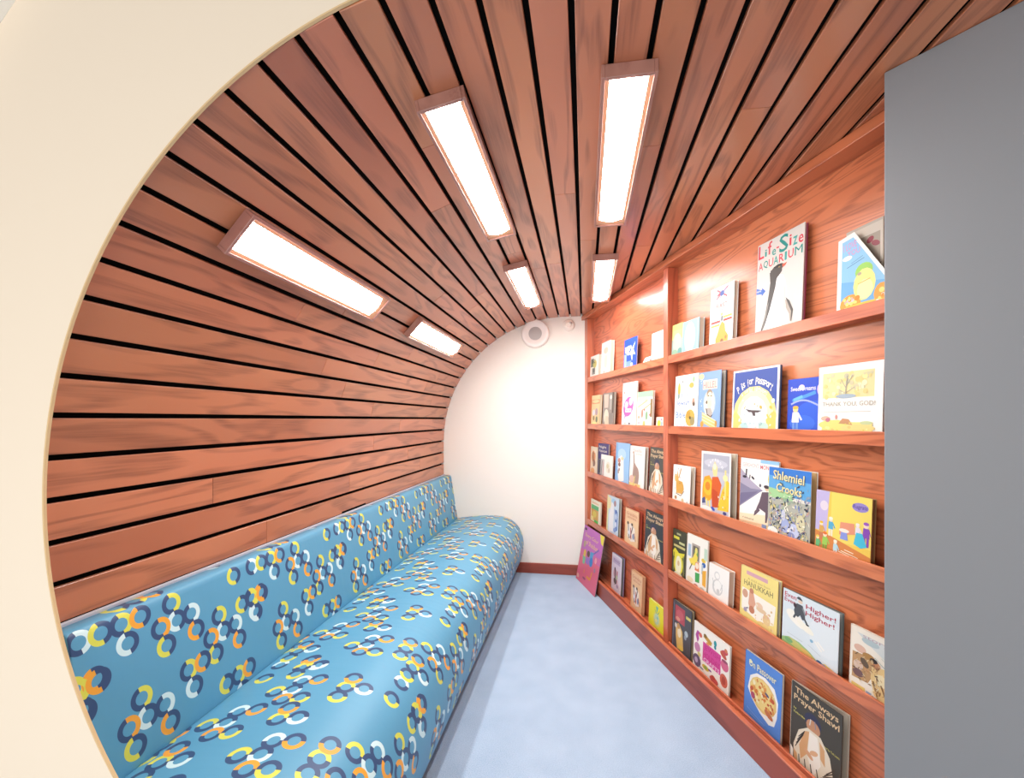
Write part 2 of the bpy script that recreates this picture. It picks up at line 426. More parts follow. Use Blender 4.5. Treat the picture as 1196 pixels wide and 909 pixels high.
# art primitives in cover units (0..1, 0..1), later ones lie on top
def r_(x0, y0, x1, y1, c): return ('P', [(x0, y0), (x1, y0), (x1, y1), (x0, y1)], c)
def p_(c, *pts): return ('P', list(pts), c)
def e_(cx, cy, rx, ry, c, rot=0, a0=0, a1=360): return ('E', cx, cy, rx, ry, c, rot, a0, a1)
def t_(s, x0, y0, x1, y1, c, bold=.02, rot=0): return ('T', s, x0, y0, x1, y1, c, bold, rot)
def l_(x0, y0, x1, y1, wd, c):
    dx, dy = x1 - x0, y1 - y0; k = wd / 2 / max(1e-6, math.hypot(dx, dy)); nx, ny = -dy * k, dx * k
    return ('P', [(x0 + nx, y0 + ny), (x0 - nx, y0 - ny), (x1 - nx, y1 - ny), (x1 + nx, y1 + ny)], c)
def scat(seed, n, x0, y0, x1, y1, r0, r1, cols, strokes=False):
    g = random.Random(seed); o = []
    for _ in range(n):
        x, y = g.uniform(x0, x1), g.uniform(y0, y1); r = g.uniform(r0, r1); c = g.choice(cols)
        if strokes: o.append(e_(x, y, r, r * g.uniform(.15, .4), c, g.uniform(0, 180)))
        else: o.append(e_(x, y, r, r * g.uniform(.5, 1.1), c, g.uniform(0, 180)))
    return o
def person(x, y, h, skin, top, leg, hair, lean=0):
    w = h * .16
    return [r_(x - w * .8, y, x - w * .15, y + h * .42, leg), r_(x + w * .15, y, x + w * .8, y + h * .42, leg),
            p_(top, (x - w, y + h * .36), (x + w, y + h * .36), (x + w * .8 + lean, y + h * .76), (x - w * .8 + lean, y + h * .76)),
            l_(x + w * .7 + lean, y + h * .72, x + w * 1.7, y + h * .45, w * .45, top),
            e_(x + lean, y + h * .87, w * .75, h * .12, skin), e_(x + lean, y + h * .94, w * .8, h * .07, hair)]
LAY0 = .000022
def art_into(m, w, h, art, idx, y0=0.0, clip=True):
    lay = 1; LAY = min(LAY0, .0025 / max(1, len(art)))
    cl = (lambda v: min(1, max(0, v))) if clip else (lambda v: v)
    def put(pts, c):
        nonlocal lay
        m.quad([(cl(x) * w, y0 - LAY * lay, cl(y) * h) for x, y in pts], idx(c))
    for a in art:
        if a[0] == 'P': put(a[1], a[2])
        elif a[0] == 'E':
            _, cx, cy, rx, ry, c, rot, a0, a1 = a; k = 14; ca, sa = math.cos(R(rot)), math.sin(R(rot)); asp = w / h
            pts = []
            for i in range(k + (0 if a1 - a0 == 360 else 1)):
                t = R(a0 + (a1 - a0) * i / k); ex, ey = rx * math.cos(t), ry * math.sin(t) / 1.0
                pts.append((cx + ex * ca - ey / asp * sa * 1.0, cy + ex * asp * sa + ey * ca))
            put(pts, c)
        elif a[0] == 'T':
            _, s, x0, y0_, x1, y1, c, bold, rot = a; vs, fs = glyphs(s, min(bold, .012) if s not in 'MW' else 0.0)
            ca, sa = math.cos(R(rot)), math.sin(R(rot)); asp = w / h; mxx, myy = (x0 + x1) / 2, (y0_ + y1) / 2
            V = []
            for gx_, gy in vs:
                dx, dy = (gx_ - .5) * (x1 - x0) * w, (gy - .5) * (y1 - y0_) * h
                V.append((mxx * w + dx * ca - dy * sa, y0 - LAY * lay, myy * h + dx * sa + dy * ca))
            b = len(m.v); m.v += V; ci = idx(c)
            for f in fs: m.f.append(tuple(b + i for i in f)); m.m.append(ci)
        lay += 1

def book(s0, w, h, z0, t, cover, art, label, name='picture_book', lean=None, flare=0.0, off=-.018, hard=True, edge='E6DCC8',
         spine=None, roll=0.0, shape=None, pos=None, rotz=None, group='picture books facing out on the bookcase', depth=DEP):
    b = .0022 if hard else .0007
    tot = t + w * math.tan(R(flare))
    if lean is None: lean = min(2.5, math.degrees(math.asin(max(.01, min(.2, (depth - .004 + off - tot) / h)))))
    z0 += tot * math.sin(R(lean)) + .0003
    e = empty(name, pos if pos else SP(s0, off, z0), (-R(lean), R(roll), (math.atan2(DS.y, DS.x) if rotz is None else rotz)))
    tag(e, label, 'book', group)
    mats = [col(cover)]; ix = {cover: 0}
    def idx(c):
        if c not in ix: ix[c] = len(mats); mats.append(col(c))
        return ix[c]
    m = MB()
    if shape:
        poly = [(x * w, z * h) for x, z in shape]
        bse = len(m.v); k = len(poly)
        m.v += [(x, 0, z) for x, z in poly] + [(x, b, z) for x, z in poly]
        m.f.append(tuple(bse + i for i in range(k))); m.f.append(tuple(bse + k + i for i in reversed(range(k)))); m.m += [0, 0]
        for i in range(k):
            j = (i + 1) % k; m.f.append((bse + i, bse + k + i, bse + k + j, bse + j)); m.m.append(0)
    else: m.box((0, 0, 0), (w, b, h))
    if shape:
        cv_, w0 = m, w
        art_into(m, w, h, art, idx); cv = m.build('cover', mats, e)
        g = MB(); inner = [((x * .97 + .01) * w, (z * .97 + .01) * h) for x, z in shape]; q = len(inner)
        g.v += [(x, b + .0004, z) for x, z in inner] + [(x, t, z) for x, z in inner]
        g.f += [tuple(range(q)), tuple(reversed(range(q, 2 * q)))] + [(i, q + i, q + (i + 1) % q, (i + 1) % q) for i in range(q)]; g.m += [0] * (q + 2)
        g.build('page_block', col(edge), e); return e
    tf = w * math.tan(R(flare))
    sc = idx(spine) if spine else 0
    m.box((-.0006, 0, 0), (b, t, h), sc)
    m.prism([(0, t - b), (w, t - b + tf), (w, t + tf), (0, t)], 0, h, sc)
    art_into(m, w, h, art, idx)
    cv = m.build('cover', mats, e)
    g = MB(); ins = .003 if hard else .0005
    g.prism([(b, b + .0004), (w - ins, b + .0004 + tf * .97), (w - ins, t - b + tf * .97), (b, t - b)], ins, h - ins)
    g.build('page_block', col(edge), e)
    return e

# row, geometry -------------------------------------------------------------
Z = [z - .0205 for z in LIP]
def shelfbook(row, s0, w, h, t, cover, art, label, **k): return book(s0, w, h, Z[row - 1], t, cover, art, label, **k)
def prayer(seed):
    cr, tan, wh = 'E8DCC6', 'D9A877', 'F6EFE4'
    a = [t_('The Always', .08, .86, .93, .955, 'E9C79B', .03), t_('Prayer Shawl', .06, .765, .95, .86, 'E9C79B', .03),
         t_('by', .06, .66, .12, .69, 'D9CF6A', .01), t_('Sheldon Oberman', .06, .62, .38, .645, 'D9CF6A', .01), t_('Illustrated by Ted Lewin', .60, .47, .97, .50, 'D9CF6A', .01),
         e_(.46, .66, .17, .10, '3B3C55'), e_(.47, .60, .14, .085, 'C58F6C'), l_(.42, .68, .40, .60, .02, 'DAD6D2'), l_(.50, .69, .52, .60, .02, '8C8898'),
         p_(cr, (.18, .44), (.36, .55), (.62, .55), (.80, .40), (.92, .05), (.80, 0), (.10, 0), (.08, .22)),
         p_(tan, (.30, .48), (.40, .52), (.36, .22), (.24, .10), (.20, .26)), p_(wh, (.40, .52), (.56, .52), (.64, .22), (.50, .02), (.38, .20)),
         p_(tan, (.60, .50), (.70, .44), (.72, .25), (.63, .30)), e_(.5, .30, .09, .03, 'E2B48C', 30), e_(.40, .24, .10, .03, 'DCA982', -25)]
    for i in range(4): a.append(l_(.12 + .02 * i, .20 + .05 * i, .28 + .01 * i, .42 + .02 * i, .012, '3A332E'))
    for i in range(5): a.append(l_(.62 + .03 * i, .06 + .03 * i, .86 + .01 * i, .12 + .05 * i, .014, '4A4038'))
    for i in range(4): a.append(l_(.22 + .13 * i, .0, .20 + .12 * i, .14, .02, '3A332E'))
    a += [p_('D9A877', (.10, .0), (.18, .0), (.16, .13), (.09, .16)), p_('F1D27A', (.80, 0), (.98, 0), (.96, .05), (.86, .07)), p_('F6EFE4', (.02, .0), (.08, .0), (.08, .14), (.02, .18))]
    return a
# first row, far bay
shelfbook(1, .082, .197, .198, .022, 'F6F3EC', [r_(.08, .52, .42, .88, '6E7A6A'), e_(.55, .62, .22, .18, 'C9C06A'), t_('ABC', .12, .66, .60, .84, '35423C'), r_(.25, .18, .62, .46, '8A8F8C'), e_(.44, .36, .12, .10, '5C625E')],
          'small white book with dark green print, nearest the end wall on the top shelf')
shelfbook(1, .339, .193, .274, .030, 'F4EFE8', [r_(.05, .04, .95, .96, 'FAF6F0'), e_(.5, .74, .25, .1, 'E2C8B4'), e_(.52, .42, .18, .2, 'EBDACB'), e_(.35, .12, .05, .03, 'C78F78')],
          'thick white nearly blank book, second from the end wall on the top shelf', spine='F7F3EC')
shelfbook(1, .787, .208, .222, .006, '2A55C8', [e_(.30, .66, .22, .10, 'F3F6FF', 20), p_('FFFFFF', (.50, .80), (.66, .68), (.86, .86), (.74, .62), (.90, .44), (.70, .48), (.66, .26), (.56, .46), (.42, .50), (.58, .62)), e_(.36, .52, .12, .05, 'BFD4F5'), r_(.04, .04, .22, .52, '9AB4E8'), r_(.22, .04, .60, .28, '7EA0E6'), e_(.64, .16, .09, .05, 'F5F5F5'), t_('Sky', .08, .60, .40, .76, 'FFFFFF')],
          'blue book with ragged white shapes, left of the blank white booklet', hard=False)
shelfbook(1, 1.207, .152, .193, .004, 'FBFAF7', [], 'blank white booklet at the right end of the far top shelf', hard=False, name='booklet')
# folded leaflet lying at its foot
e = empty('leaflet', SP(1.075, -.0355, Z[0] + .001), (0, 0, math.atan2(DS.y, DS.x) - R(3))); tag(e, 'small folded white leaflet with a black sketch, lying beside the blank white booklet', 'leaflet')
m = MB(); m.quad([(0, -.02, .002), (.10, -.02, .002), (.10, .010, .034), (0, .010, .034)], 0); m.quad([(0, .0112, .034), (.10, .0112, .034), (.10, .029, .002), (0, .029, .002)], 0)
for (x, q) in ((.03, .4), (.05, .6), (.065, .35)): m.quad([(x, -.02 + .03 * q, .0024 + .032 * q), (x + .012, -.02 + .03 * q, .0024 + .032 * q), (x + .02, -.02 + .03 * (q + .3), .0024 + .032 * (q + .3)), (x + .008, -.02 + .03 * (q + .3), .0024 + .032 * (q + .3))], 1)
m.v = [(x, y * .85, z * 1.7) for x, y, z in m.v]; m.build('folded_sheet', [col('F8F6F0'), col('2C2C28')], e)
# first row, near bay
shelfbook(1, 1.454, .111, .194, .012, 'D9DC8C', [r_(0, 0, 1, .55, 'A9BCB8'), e_(.5, .45, .42, .28, 'B9C6BC'), e_(.3, .12, .3, .14, '8FB59A'), e_(.78, .18, .2, .1, '6FA5A0'), r_(0, .82, 1, 1, 'DCD97C')],
          'pale green and yellow book tucked against the divider on the top shelf')
shelfbook(1, 1.567, .157, .187, .030, '9CDDF0', [e_(.45, .5, .34, .46, 'C4ECF6'), e_(.5, .74, .12, .12, 'EAD9DC'), p_('FBF4E2', (.34, .62), (.50, .66), (.68, .62), (.60, .34), (.56, .12), (.40, .12), (.36, .36)), e_(.48, .50, .08, .06, 'E3D6E8'), r_(.86, 0, 1, 1, 'A8E6F4')],
          'small thick light blue book with a pale figure, right of the pale green book', spine='D8EEF2')
shelfbook(1, 1.816, .179, .298, .016, 'FAF8F4', [p_('C23B4E', (.26, .84), (.30, .87), (.50, .93), (.46, .87)), l_(.25, .80, .75, .96, .03, 'B05A74'), l_(.28, .95, .72, .80, .03, 'C25C6E'), l_(.36, .78, .66, .94, .02, '7C6BB0'), e_(.50, .875, .09, .045, '2F57B0'), t_('MY', .32, .745, .68, .765, '8B8B92', .0),
           t_('FIRST', .28, .64, .74, .715, 'D8413F', .03), t_('PARADE', .34, .59, .66, .625, '6F6F76', .01), r_(.06, .405, .46, .44, 'D8493C'), r_(.60, .405, .95, .44, 'D8493C'), r_(.06, .35, .44, .38, 'EFC24C'), r_(.58, .46, .94, .49, 'EFC24C'),
           e_(.52, .53, .05, .025, 'EFD070'), r_(.50, .42, .56, .50, '3C3C46'), p_('E9B24A', (.30, 0), (.80, 0), (.82, .16), (.70, .24), (.66, .36), (.54, .41), (.44, .34), (.36, .22), (.28, .14)), e_(.56, .08, .07, .05, '9A6A3A'), e_(.72, .14, .04, .03, 'B67F3C')],
          'white book with red and yellow stripes, left of the penguin book', flare=2.0)
peng = [r_(0, 0, 1, 1, 'DDD8D2'),
    t_('L', .02, .84, .15, .985, 'D93A4C', .02), t_('i', .17, .845, .215, .92, '2C9C94', .02), t_('f', .235, .85, .33, .985, 'D9505A', .012), t_('e', .335, .82, .42, .885, '2C9C94', .02), t_('-', .43, .875, .485, .89, 'D93A4C', .02),
    t_('S', .49, .81, .68, .985, '188F88', .03), t_('i', .70, .84, .745, .95, 'D93A4C', .02), t_('z', .775, .825, .865, .91, '3DA6A0', .02), t_('e', .885, .82, .98, .90, 'D93A4C', .02)]
for i, (ch, c, x) in enumerate(zip('AQUARIUM', ['D9505A', '188F88', 'D9505A', '2C9C94', 'D9505A', '3DA6A0', 'D93A4C', '188F88'], [.03, .145, .265, .375, .495, .615, .69, .82])):
    wd = .045 if ch == 'I' else (.15 if ch == 'M' else .105)
    peng.append(t_(ch, x, .715, x + wd, .80, c, .012))
peng += [p_('3A6BC4', (.0, .47), (.13, .455), (.13, .43), (.22, .475), (.14, .52), (.13, .50), (.0, .535)), t_('REAL', .01, .485, .12, .505, 'E8EEF8', .01),
    p_('C9C2BB', (.21, .04), (.24, .0), (.18, .05), (.16, .10)),
    p_('FFFFFF', (.40, .57), (.50, .60), (.60, .575), (.655, .50), (.68, .38), (.67, .22), (.64, .10), (.56, .03), (.40, .01), (.26, .02), (.24, .14), (.30, .30), (.36, .42)),
    p_('4C4744', (.30, .65), (.32, .54), (.30, .44), (.27, .34), (.22, .20), (.13, .045), (.165, .05), (.25, .14), (.33, .26), (.39, .38), (.44, .48), (.46, .56), (.52, .60)),
    p_('8B857F', (.27, .31), (.31, .35), (.25, .18), (.16, .06), (.18, .12)),
    p_('DAD3CC', (.62, .50), (.66, .42), (.67, .24), (.63, .12), (.62, .30)),
    p_('B4A89C', (.66, .32), (.74, .27), (.81, .19), (.80, .10), (.77, .08), (.75, .16), (.68, .23)), p_('56504B', (.66, .34), (.75, .29), (.83, .19), (.80, .075), (.785, .085), (.79, .18), (.72, .265)),
    e_(.47, .665, .14, .037, '4C4744', 8), p_('4C4744', (.32, .67), (.31, .60), (.40, .56), (.50, .58), (.57, .62), (.57, .68)), p_('2E2A29', (.38, .69), (.48, .705), (.57, .69), (.52, .675), (.42, .672)),
    p_('D2654A', (.57, .685), (.67, .69), (.64, .665), (.58, .65)), e_(.51, .672, .018, .006, 'C9A25A'), e_(.51, .672, .008, .003, '1E1A18')]
shelfbook(1, 2.144, .250, .398, .010, 'F2EDE6', peng, 'very tall white book with a standing penguin and red and teal lettering', flare=1.0, spine='A83A5C', edge='C8909C')
shelfbook(1, 2.566, .130, .288, .010, 'B9AFA0', [r_(.0, .03, .97, .97, 'D2C8BA'), r_(0, .06, .92, .86, 'A89C8E'), e_(.66, .80, .10, .035, '9A3A4C', 30), e_(.80, .74, .12, .03, '9A4A56', -30), e_(.50, .72, .07, .03, '7C4A55'), e_(.62, .64, .08, .04, '8A4456', 50), l_(.5, .42, .95, .5, .012, '5A4C48')],
          'grey-brown book with dark red blots, behind the slanted light blue book', off=-.034, flare=0, lean=2, hard=False, roll=-1.5)
shelfbook(1, 2.705, .175, .268, .008, 'A08878', [r_(.03, .03, .97, .97, 'B49C8A')], 'brown book mostly hidden by the grey wall, last on the top shelf', off=-.030, lean=2)
shelfbook(1, 2.548, .255, .272, .006, 'F5F3EC',
          [p_('8CC4E8', (.06, .03), (.88, .03), (.22, .94), (.06, .92)), p_('6FAFE0', (.06, .03), (.88, .03), (.68, .30), (.06, .42)), t_('I LOVE', .08, .80, .27, .89, 'D68FC0', .02, 6), t_('YOU', .14, .72, .32, .79, 'D68FC0', .02, 6), e_(.14, .70, .07, .03, 'F4F6FA'),
           l_(.14, .58, .38, .64, .008, '5A7FA8'), l_(.2, .62, .36, .67, .006, '5A7FA8'),
           e_(.20, .12, .15, .12, 'F2A23C'), e_(.62, .16, .10, .12, 'F2A23C'), e_(.4, .06, .34, .05, 'F3C94E'), e_(.38, .48, .12, .10, '9AD05A'), e_(.39, .32, .15, .19, 'F4E58A'), e_(.40, .26, .11, .12, 'F8F0AE'), e_(.32, .46, .03, .02, 'B8A88C'), l_(.30, .34, .47, .37, .012, 'D9B05A'), e_(.2, .16, .06, .04, 'F4C8CC'), e_(.14, .06, .05, .03, 'FBE9A0')]
          + scat(3, 12, .08, .04, .32, .2, .015, .035, ['F7DF7C', 'F4B3A0', 'F28C2C']) + scat(4, 8, .52, .04, .66, .22, .015, .035, ['F7DF7C', 'FFFFFF', 'F28C2C']),
          'light blue book with a slanted corner and a round yellow figure with green hair', shape=[(0, 0), (.95, 0), (.23, 1.0), (0, .96)], hard=False, off=-.014, lean=2)
# second row, far bay
shelfbook(2, .106, .200, .264, .018, 'EED3A0', [r_(.04, .72, .96, .86, 'E2A078'), e_(.5, .8, .4, .05, 'F2D9A2'), e_(.3, .44, .16, .1, 'E5E5EE'), e_(.62, .46, .14, .12, 'B79AA8'), e_(.32, .26, .10, .08, '8C7A4A'), e_(.66, .22, .12, .10, '6A7A5C'), e_(.4, .08, .3, .06, 'F5EFA0')],
          'small cream and orange book nearest the end wall on the second shelf')
shelfbook(2, .371, .226, .269, .010, '9A9088', [p_('E3C5B5', (.10, .96), (.50, .96), (.50, .56), (.16, .56)), e_(.35, .30, .22, .22, 'E6DCC8'), p_('D8CBB2', (.2, 0), (.62, 0), (.55, .3), (.3, .32)), r_(.64, .50, .80, .94, 'B5AEA6'), e_(.72, .86, .09, .06, 'ECEBE0'), r_(.84, .40, .97, 1, '5C4C42'), r_(.62, .1, .9, .4, '8C837C')],
          'grey-brown book with faded pale portraits, second from the end wall on the second shelf', flare=1.5)
shelfbook(2, .753, .234, .322, .008, 'FBF7F5', [e_(.44, .46, .37, .21, 'C064B4', 25), e_(.30, .50, .12, .075, 'FBF7F5', 25), e_(.60, .57, .12, .085, 'FBF7F5', 25), r_(.24, .34, .66, .42, 'FBF7F5'), t_('wow', .28, .355, .62, .405, 'C064B4'), p_('B77CC0', (.2, .28), (.34, .27), (.18, .18)), e_(.14, .78, .05, .03, 'D9A39A'), e_(.6, .86, .1, .02, 'D8D0E4', 40), e_(.55, .09, .07, .025, '6A6A72'), e_(.25, .09, .06, .02, 'B4B8A8')],
          'tall white book with a purple speech bubble, third on the far second shelf', hard=False)
shelfbook(2, .998, .216, .242, .014, 'F7F2EA', [r_(.02, .84, 1, 1, 'A9D6B2'), r_(.04, .74, .7, .86, 'BEE0C4'), l_(.06, .58, .7, .76, .05, 'F0C49C'), l_(.4, .5, .9, .66, .04, 'EDB98A'), r_(.88, .3, .98, .78, '8A6A2C'), e_(.36, .40, .07, .12, 'B98A74'), e_(.65, .34, .08, .12, '8FB58A'), e_(.5, .5, .05, .03, 'D87A7A'), e_(.14, .30, .05, .04, 'E0986C'), e_(.5, .12, .08, .08, 'EBC77A'), e_(.86, .36, .05, .03, 'C87474'), e_(.16, .14, .08, .04, 'C4C0C8')],
          'white book with a green band and small orange sketches, right of the speech bubble book')
shelfbook(2, 1.272, .085, .072, .012, 'F3EEDC', [e_(.4, .45, .25, .3, 'EBD94E'), r_(.72, .2, .9, .6, '8FB3C8'), e_(.75, .8, .12, .08, 'D88CA8')], 'tiny white and yellow booklet in the right corner of the far second shelf', name='booklet', hard=False)
# second row, near bay
shelfbook(2, 1.482, .228, .304, .010, 'FBF9F4', [t_('First', .30, .73, .58, .80, '6A94CC', .0), t_('Book of', .28, .60, .78, .68, '6A94CC', .0), t_('Jewish', .08, .42, .66, .54, '4C80C0', .01), t_('Bible', .08, .22, .50, .33, '5A8CC8', .01), t_('Stories', .08, .05, .60, .12, '6A94CC', .0),
           e_(.70, .22, .20, .15, 'D9B255'), e_(.62, .28, .09, .07, 'C29A40'), e_(.80, .16, .10, .08, 'A89C6C'), e_(.70, .22, .04, .03, '5C4A2C'), e_(.72, .80, .10, .05, 'E9B65C'), e_(.80, .90, .05, .05, 'A5CFA0'), e_(.18, .74, .06, .13, 'E3B953'), e_(.17, .62, .05, .05, '8FA8A0'), e_(.82, .50, .06, .07, 'C8A08A'), e_(.84, .46, .05, .04, '6C5A4C'), p_('5C6A60', (.28, .90), (.33, .86), (.40, .93), (.34, .89))],
          'white book with pale blue title and round golden animal, left of the portrait book', hard=False)
shelfbook(2, 1.713, .186, .300, .008, '8FB1DA', [e_(.12, .93, .12, .05, 'F0DFA0'), r_(.20, .70, .84, .86, 'F4DDC8'), t_('HILLEL', .22, .72, .82, .83, 'D98C94', .01), e_(.52, .46, .28, .23, 'B9CCE0'), e_(.52, .46, .22, .21, 'F6F1E2'), p_('EEDFC4', (.38, .64), (.60, .66), (.64, .42), (.54, .36), (.44, .40)), e_(.52, .62, .13, .08, 'A8937C'), e_(.54, .575, .11, .08, 'F2E4CC'), e_(.48, .59, .03, .012, '6B5848'), e_(.60, .585, .03, .012, '6B5848'), e_(.40, .48, .04, .03, '6B6054'),
           p_('5C504C', (.36, .38), (.50, .36), (.66, .26), (.76, .32), (.62, .22), (.44, .26)), p_('BDB4AC', (.42, .38), (.60, .38), (.68, .30), (.60, .24), (.46, .28)), p_('EFCF86', (.20, .32), (.80, .18), (.88, .06), (.70, .04), (.22, .14)), l_(.22, .24, .84, .12, .012, 'FBF2DC'), l_(.22, .29, .82, .17, .012, 'FBF2DC'), l_(.22, .19, .8, .07, .01, 'FBF2DC'), e_(.22, .11, .08, .05, 'E0A64C'), e_(.84, .12, .05, .05, 'C49A54')] + scat(9, 8, .05, .3, .18, .9, .01, .02, ['D6E4F2', 'F4F6FA']),
          'pale blue book with an oval portrait above a yellow striped shawl', flare=6.5, spine='3A4458', edge='D9D0C2')
passp = [r_(.04, .03, .96, .97, '3C56A8'), e_(.5, .26, .47, .47, 'F1DE8E'), e_(.5, .26, .38, .40, 'F7ECC0'), e_(.5, .24, .30, .33, 'E4EFF4'), r_(.04, .03, .96, .06, 'E8D98C'), p_('E9D27A', (.04, .03), (.20, .03), (.24, .20), (.10, .34), (.04, .30)), p_('EBCF6E', (.96, .03), (.80, .03), (.76, .20), (.90, .34), (.96, .30)), e_(.30, .10, .10, .06, 'B9DDE0'), e_(.72, .10, .10, .06, 'BFE0D8')]
def arc_text(s, cx, cy, rad, a0, a1, hh, wh, c, bold=.03, asp=1.0):
    o = []; n = len(s)
    for i, ch in enumerate(s):
        if ch == ' ': continue
        a = a0 + (a1 - a0) * (i + .5) / n; x = cx + rad * math.sin(R(a)); y = cy + rad * math.cos(R(a)) * asp
        k = 1.0 if ch in 'PBMWATiftlhbd' else .68
        if ch in 'iltf': kw = .45
        else: kw = .85
        o.append(t_(ch, x - wh * kw / 2, y - hh * k / 2, x + wh * kw / 2, y + hh * k / 2, c, bold, -a * .8))
    return o
passp += arc_text('P is for Passport', .5, .20, .60, -39, 39, .12, .058, 'F6F3E4')
passp += arc_text('a World Alphabet', .5, .20, .48, -36, 36, .07, .038, 'E6E8EE', .02)
passp += [p_('5A4A4C', (.34, .37), (.40, .32), (.60, .31), (.66, .335), (.60, .345), (.46, .35)), p_('5A4A4C', (.47, .33), (.52, .25), (.56, .25), (.54, .33)), e_(.36, .27, .07, .04, 'A9B7BE')] + scat(5, 26, .10, .08, .9, .55, .01, .035, ['E9C45A', 'F4E9B8', 'D9B84C', 'CFE4E6', 'F7F2D8']) + [e_(.5, .24, .2, .16, 'E4EFF4'), p_('5A4A4C', (.33, .37), (.40, .32), (.60, .31), (.68, .34), (.60, .345), (.46, .35)), p_('5A4A4C', (.46, .33), (.50, .26), (.55, .26), (.54, .33)), t_('A B C D', .30, .12, .70, .16, '9FC6CC')]
shelfbook(2, 1.988, .286, .280, .011, 'ECECF0', passp, 'square dark blue book with a small aeroplane over a cream globe', spine='2E4A74', edge='8A96AC')
fairy = [r_(0, 0, 1, .05, '4FB08C'), e_(.55, .35, .4, .25, '2F62DC'), e_(.3, .2, .25, .15, '3B70E4'), l_(.1, .60, .55, .74, .06, '4F9AE8'), l_(.12, .62, .3, .68, .05, '6FC0EE')]
fairy += [l_(.02 + i * .05, .52 + .09 * math.sin(i * .28), .08 + i * .05, .52 + .09 * math.sin((i + 1) * .28), .03, 'A9B6F2') for i in range(1, 17)]
fairy += [t_('Sweet Dreams', .06, .78, .55, .86, 'F4F2FF', .02), e_(.28, .84, .06, .05, 'F0D8F4'), e_(.66, .76, .08, .13, 'E6CBEE', 20), e_(.70, .58, .06, .08, 'E6CBEE', -20), e_(.86, .82, .08, .08, 'F0A84C'), e_(.84, .68, .07, .08, 'E9A56C'), p_('8CC8F0', (.70, .48), (.80, .62), (.96, .62), (.96, .44)), e_(.76, .32, .12, .06, 'C9B2EA'), l_(.86, .42, .88, .16, .04, 'F0B090')]
fairy += person(.17, .05, .46, 'F2D9A2', 'F4F0F6', '6F9AE4', 'F0B848')
shelfbook(2, 2.305, .240, .215, .008, '2A50CC', fairy, 'bright blue book with a winged figure and child, partly behind the golden tree book', off=-.034, lean=2)
ty = [r_(.07, .54, .88, .90, 'F0DFA4')] + scat(6, 60, .09, .56, .86, .88, .01, .045, ['E9D58C', 'F5EBC0', 'EFD890', 'D9CFA8', 'C9C4A4', 'F7E6A0']) + [l_(.45, .54, .48, .84, .015, 'A9A298'), l_(.47, .66, .38, .80, .010, 'B4AC9C'), l_(.47, .70, .56, .84, .010, 'B4AC9C'), l_(.45, .6, .6, .68, .008, 'B4AC9C'), l_(.46, .60, .34, .66, .008, 'B4AC9C'), e_(.46, .56, .16, .03, 'A9B8C4')]
ty += [t_('THANK YOU, GOD!', .08, .415, .90, .485, 'B9AE9C', .0), l_(.1, .345, .84, .345, .006, 'D4CCBE'), r_(.08, .04, .87, .20, 'EFE08C'), e_(.3, .16, .28, .07, 'DCDD82'), e_(.65, .12, .26, .05, 'F0D88C'), p_('C9966C', (.36, .18), (.42, .25), (.52, .24), (.58, .16)), e_(.14, .25, .08, .035, 'E9B8A0'), e_(.32, .27, .02, .035, 'D9988C'), e_(.78, .19, .09, .025, 'C8D4A0'), e_(.18, .23, .04, .03, 'C2788C')] + scat(7, 16, .1, .05, .85, .2, .01, .03, ['D9D26C', 'F4E79A', 'C4CC78', 'EFC87C'])
shelfbook(2, 2.470, .238, .244, .008, 'FBF9F3', ty, 'large white book with a faded golden tree above a meadow', off=-.0145, lean=2, edge='D9CBB8')
# third row, far bay
shelfbook(3, .082, .150, .239, .010, 'EAD9C0', [e_(.5, .64, .3, .22, 'D9905C'), l_(.5, .3, .42, .8, .12, '4C3A34'), e_(.6, .42, .2, .12, '8C6A5C'), e_(.4, .14, .3, .1, 'E9A870'), e_(.7, .85, .15, .06, 'F4E6CC')],
          'tan and orange book nearest the end wall on the third shelf', off=-.02, lean=2)
shelfbook(3, .225, .222, .275, .014, '4C4480', [r_(.06, .06, .80, .52, '8A8894'), t_('Night', .10, .84, .80, .93, 'E6E0D0', .02), t_('Rescue', .10, .74, .86, .82, 'E6E0D0', .02), r_(.12, .1, .26, .5, '3C3A44'), r_(.4, .1, .5, .5, 'C4C0C8'), r_(.56, .1, .66, .46, '3C3A44')],
          'dark purple book behind the small square white book on the third shelf', off=-.034, lean=2)
shelfbook(3, .345, .240, .190, .006, 'F8F5EE', [r_(.0, .05, .3, .8, 'C9C4C0'), l_(.05, .1, .1, .75, .05, '4A464C'), l_(.2, .1, .22, .7, .04, 'D88A8A'), e_(.64, .5, .2, .24, 'EDE8D6'), e_(.6, .55, .1, .1, 'D9D0A8'), e_(.72, .38, .08, .1, 'D4C4B0')],
          'small square white book in front of the dark purple one on the third shelf', off=-.0140, lean=2.5, hard=False)
shelfbook(3, .630, .240, .302, .011, '9CC6EE', [r_(.03, .02, .14, .98, '7DB2E6'), e_(.46, .72, .3, .14, 'B9DAF4'), p_('F6F4F0', (.16, .60), (.45, .70), (.60, .60), (.66, .10), (.30, .03), (.22, .2)), e_(.28, .56, .10, .06, 'C98A7A'), e_(.30, .46, .09, .05, '8A5A50'), e_(.24, .28, .06, .05, 'B4A09A'), e_(.5, .62, .1, .04, 'E0D9A8'), e_(.3, .34, .05, .04, 'A87A74')],
          'tall pale blue book with a white figure, in the middle of the far third shelf', spine='5A78B0', edge='8CA8D4')
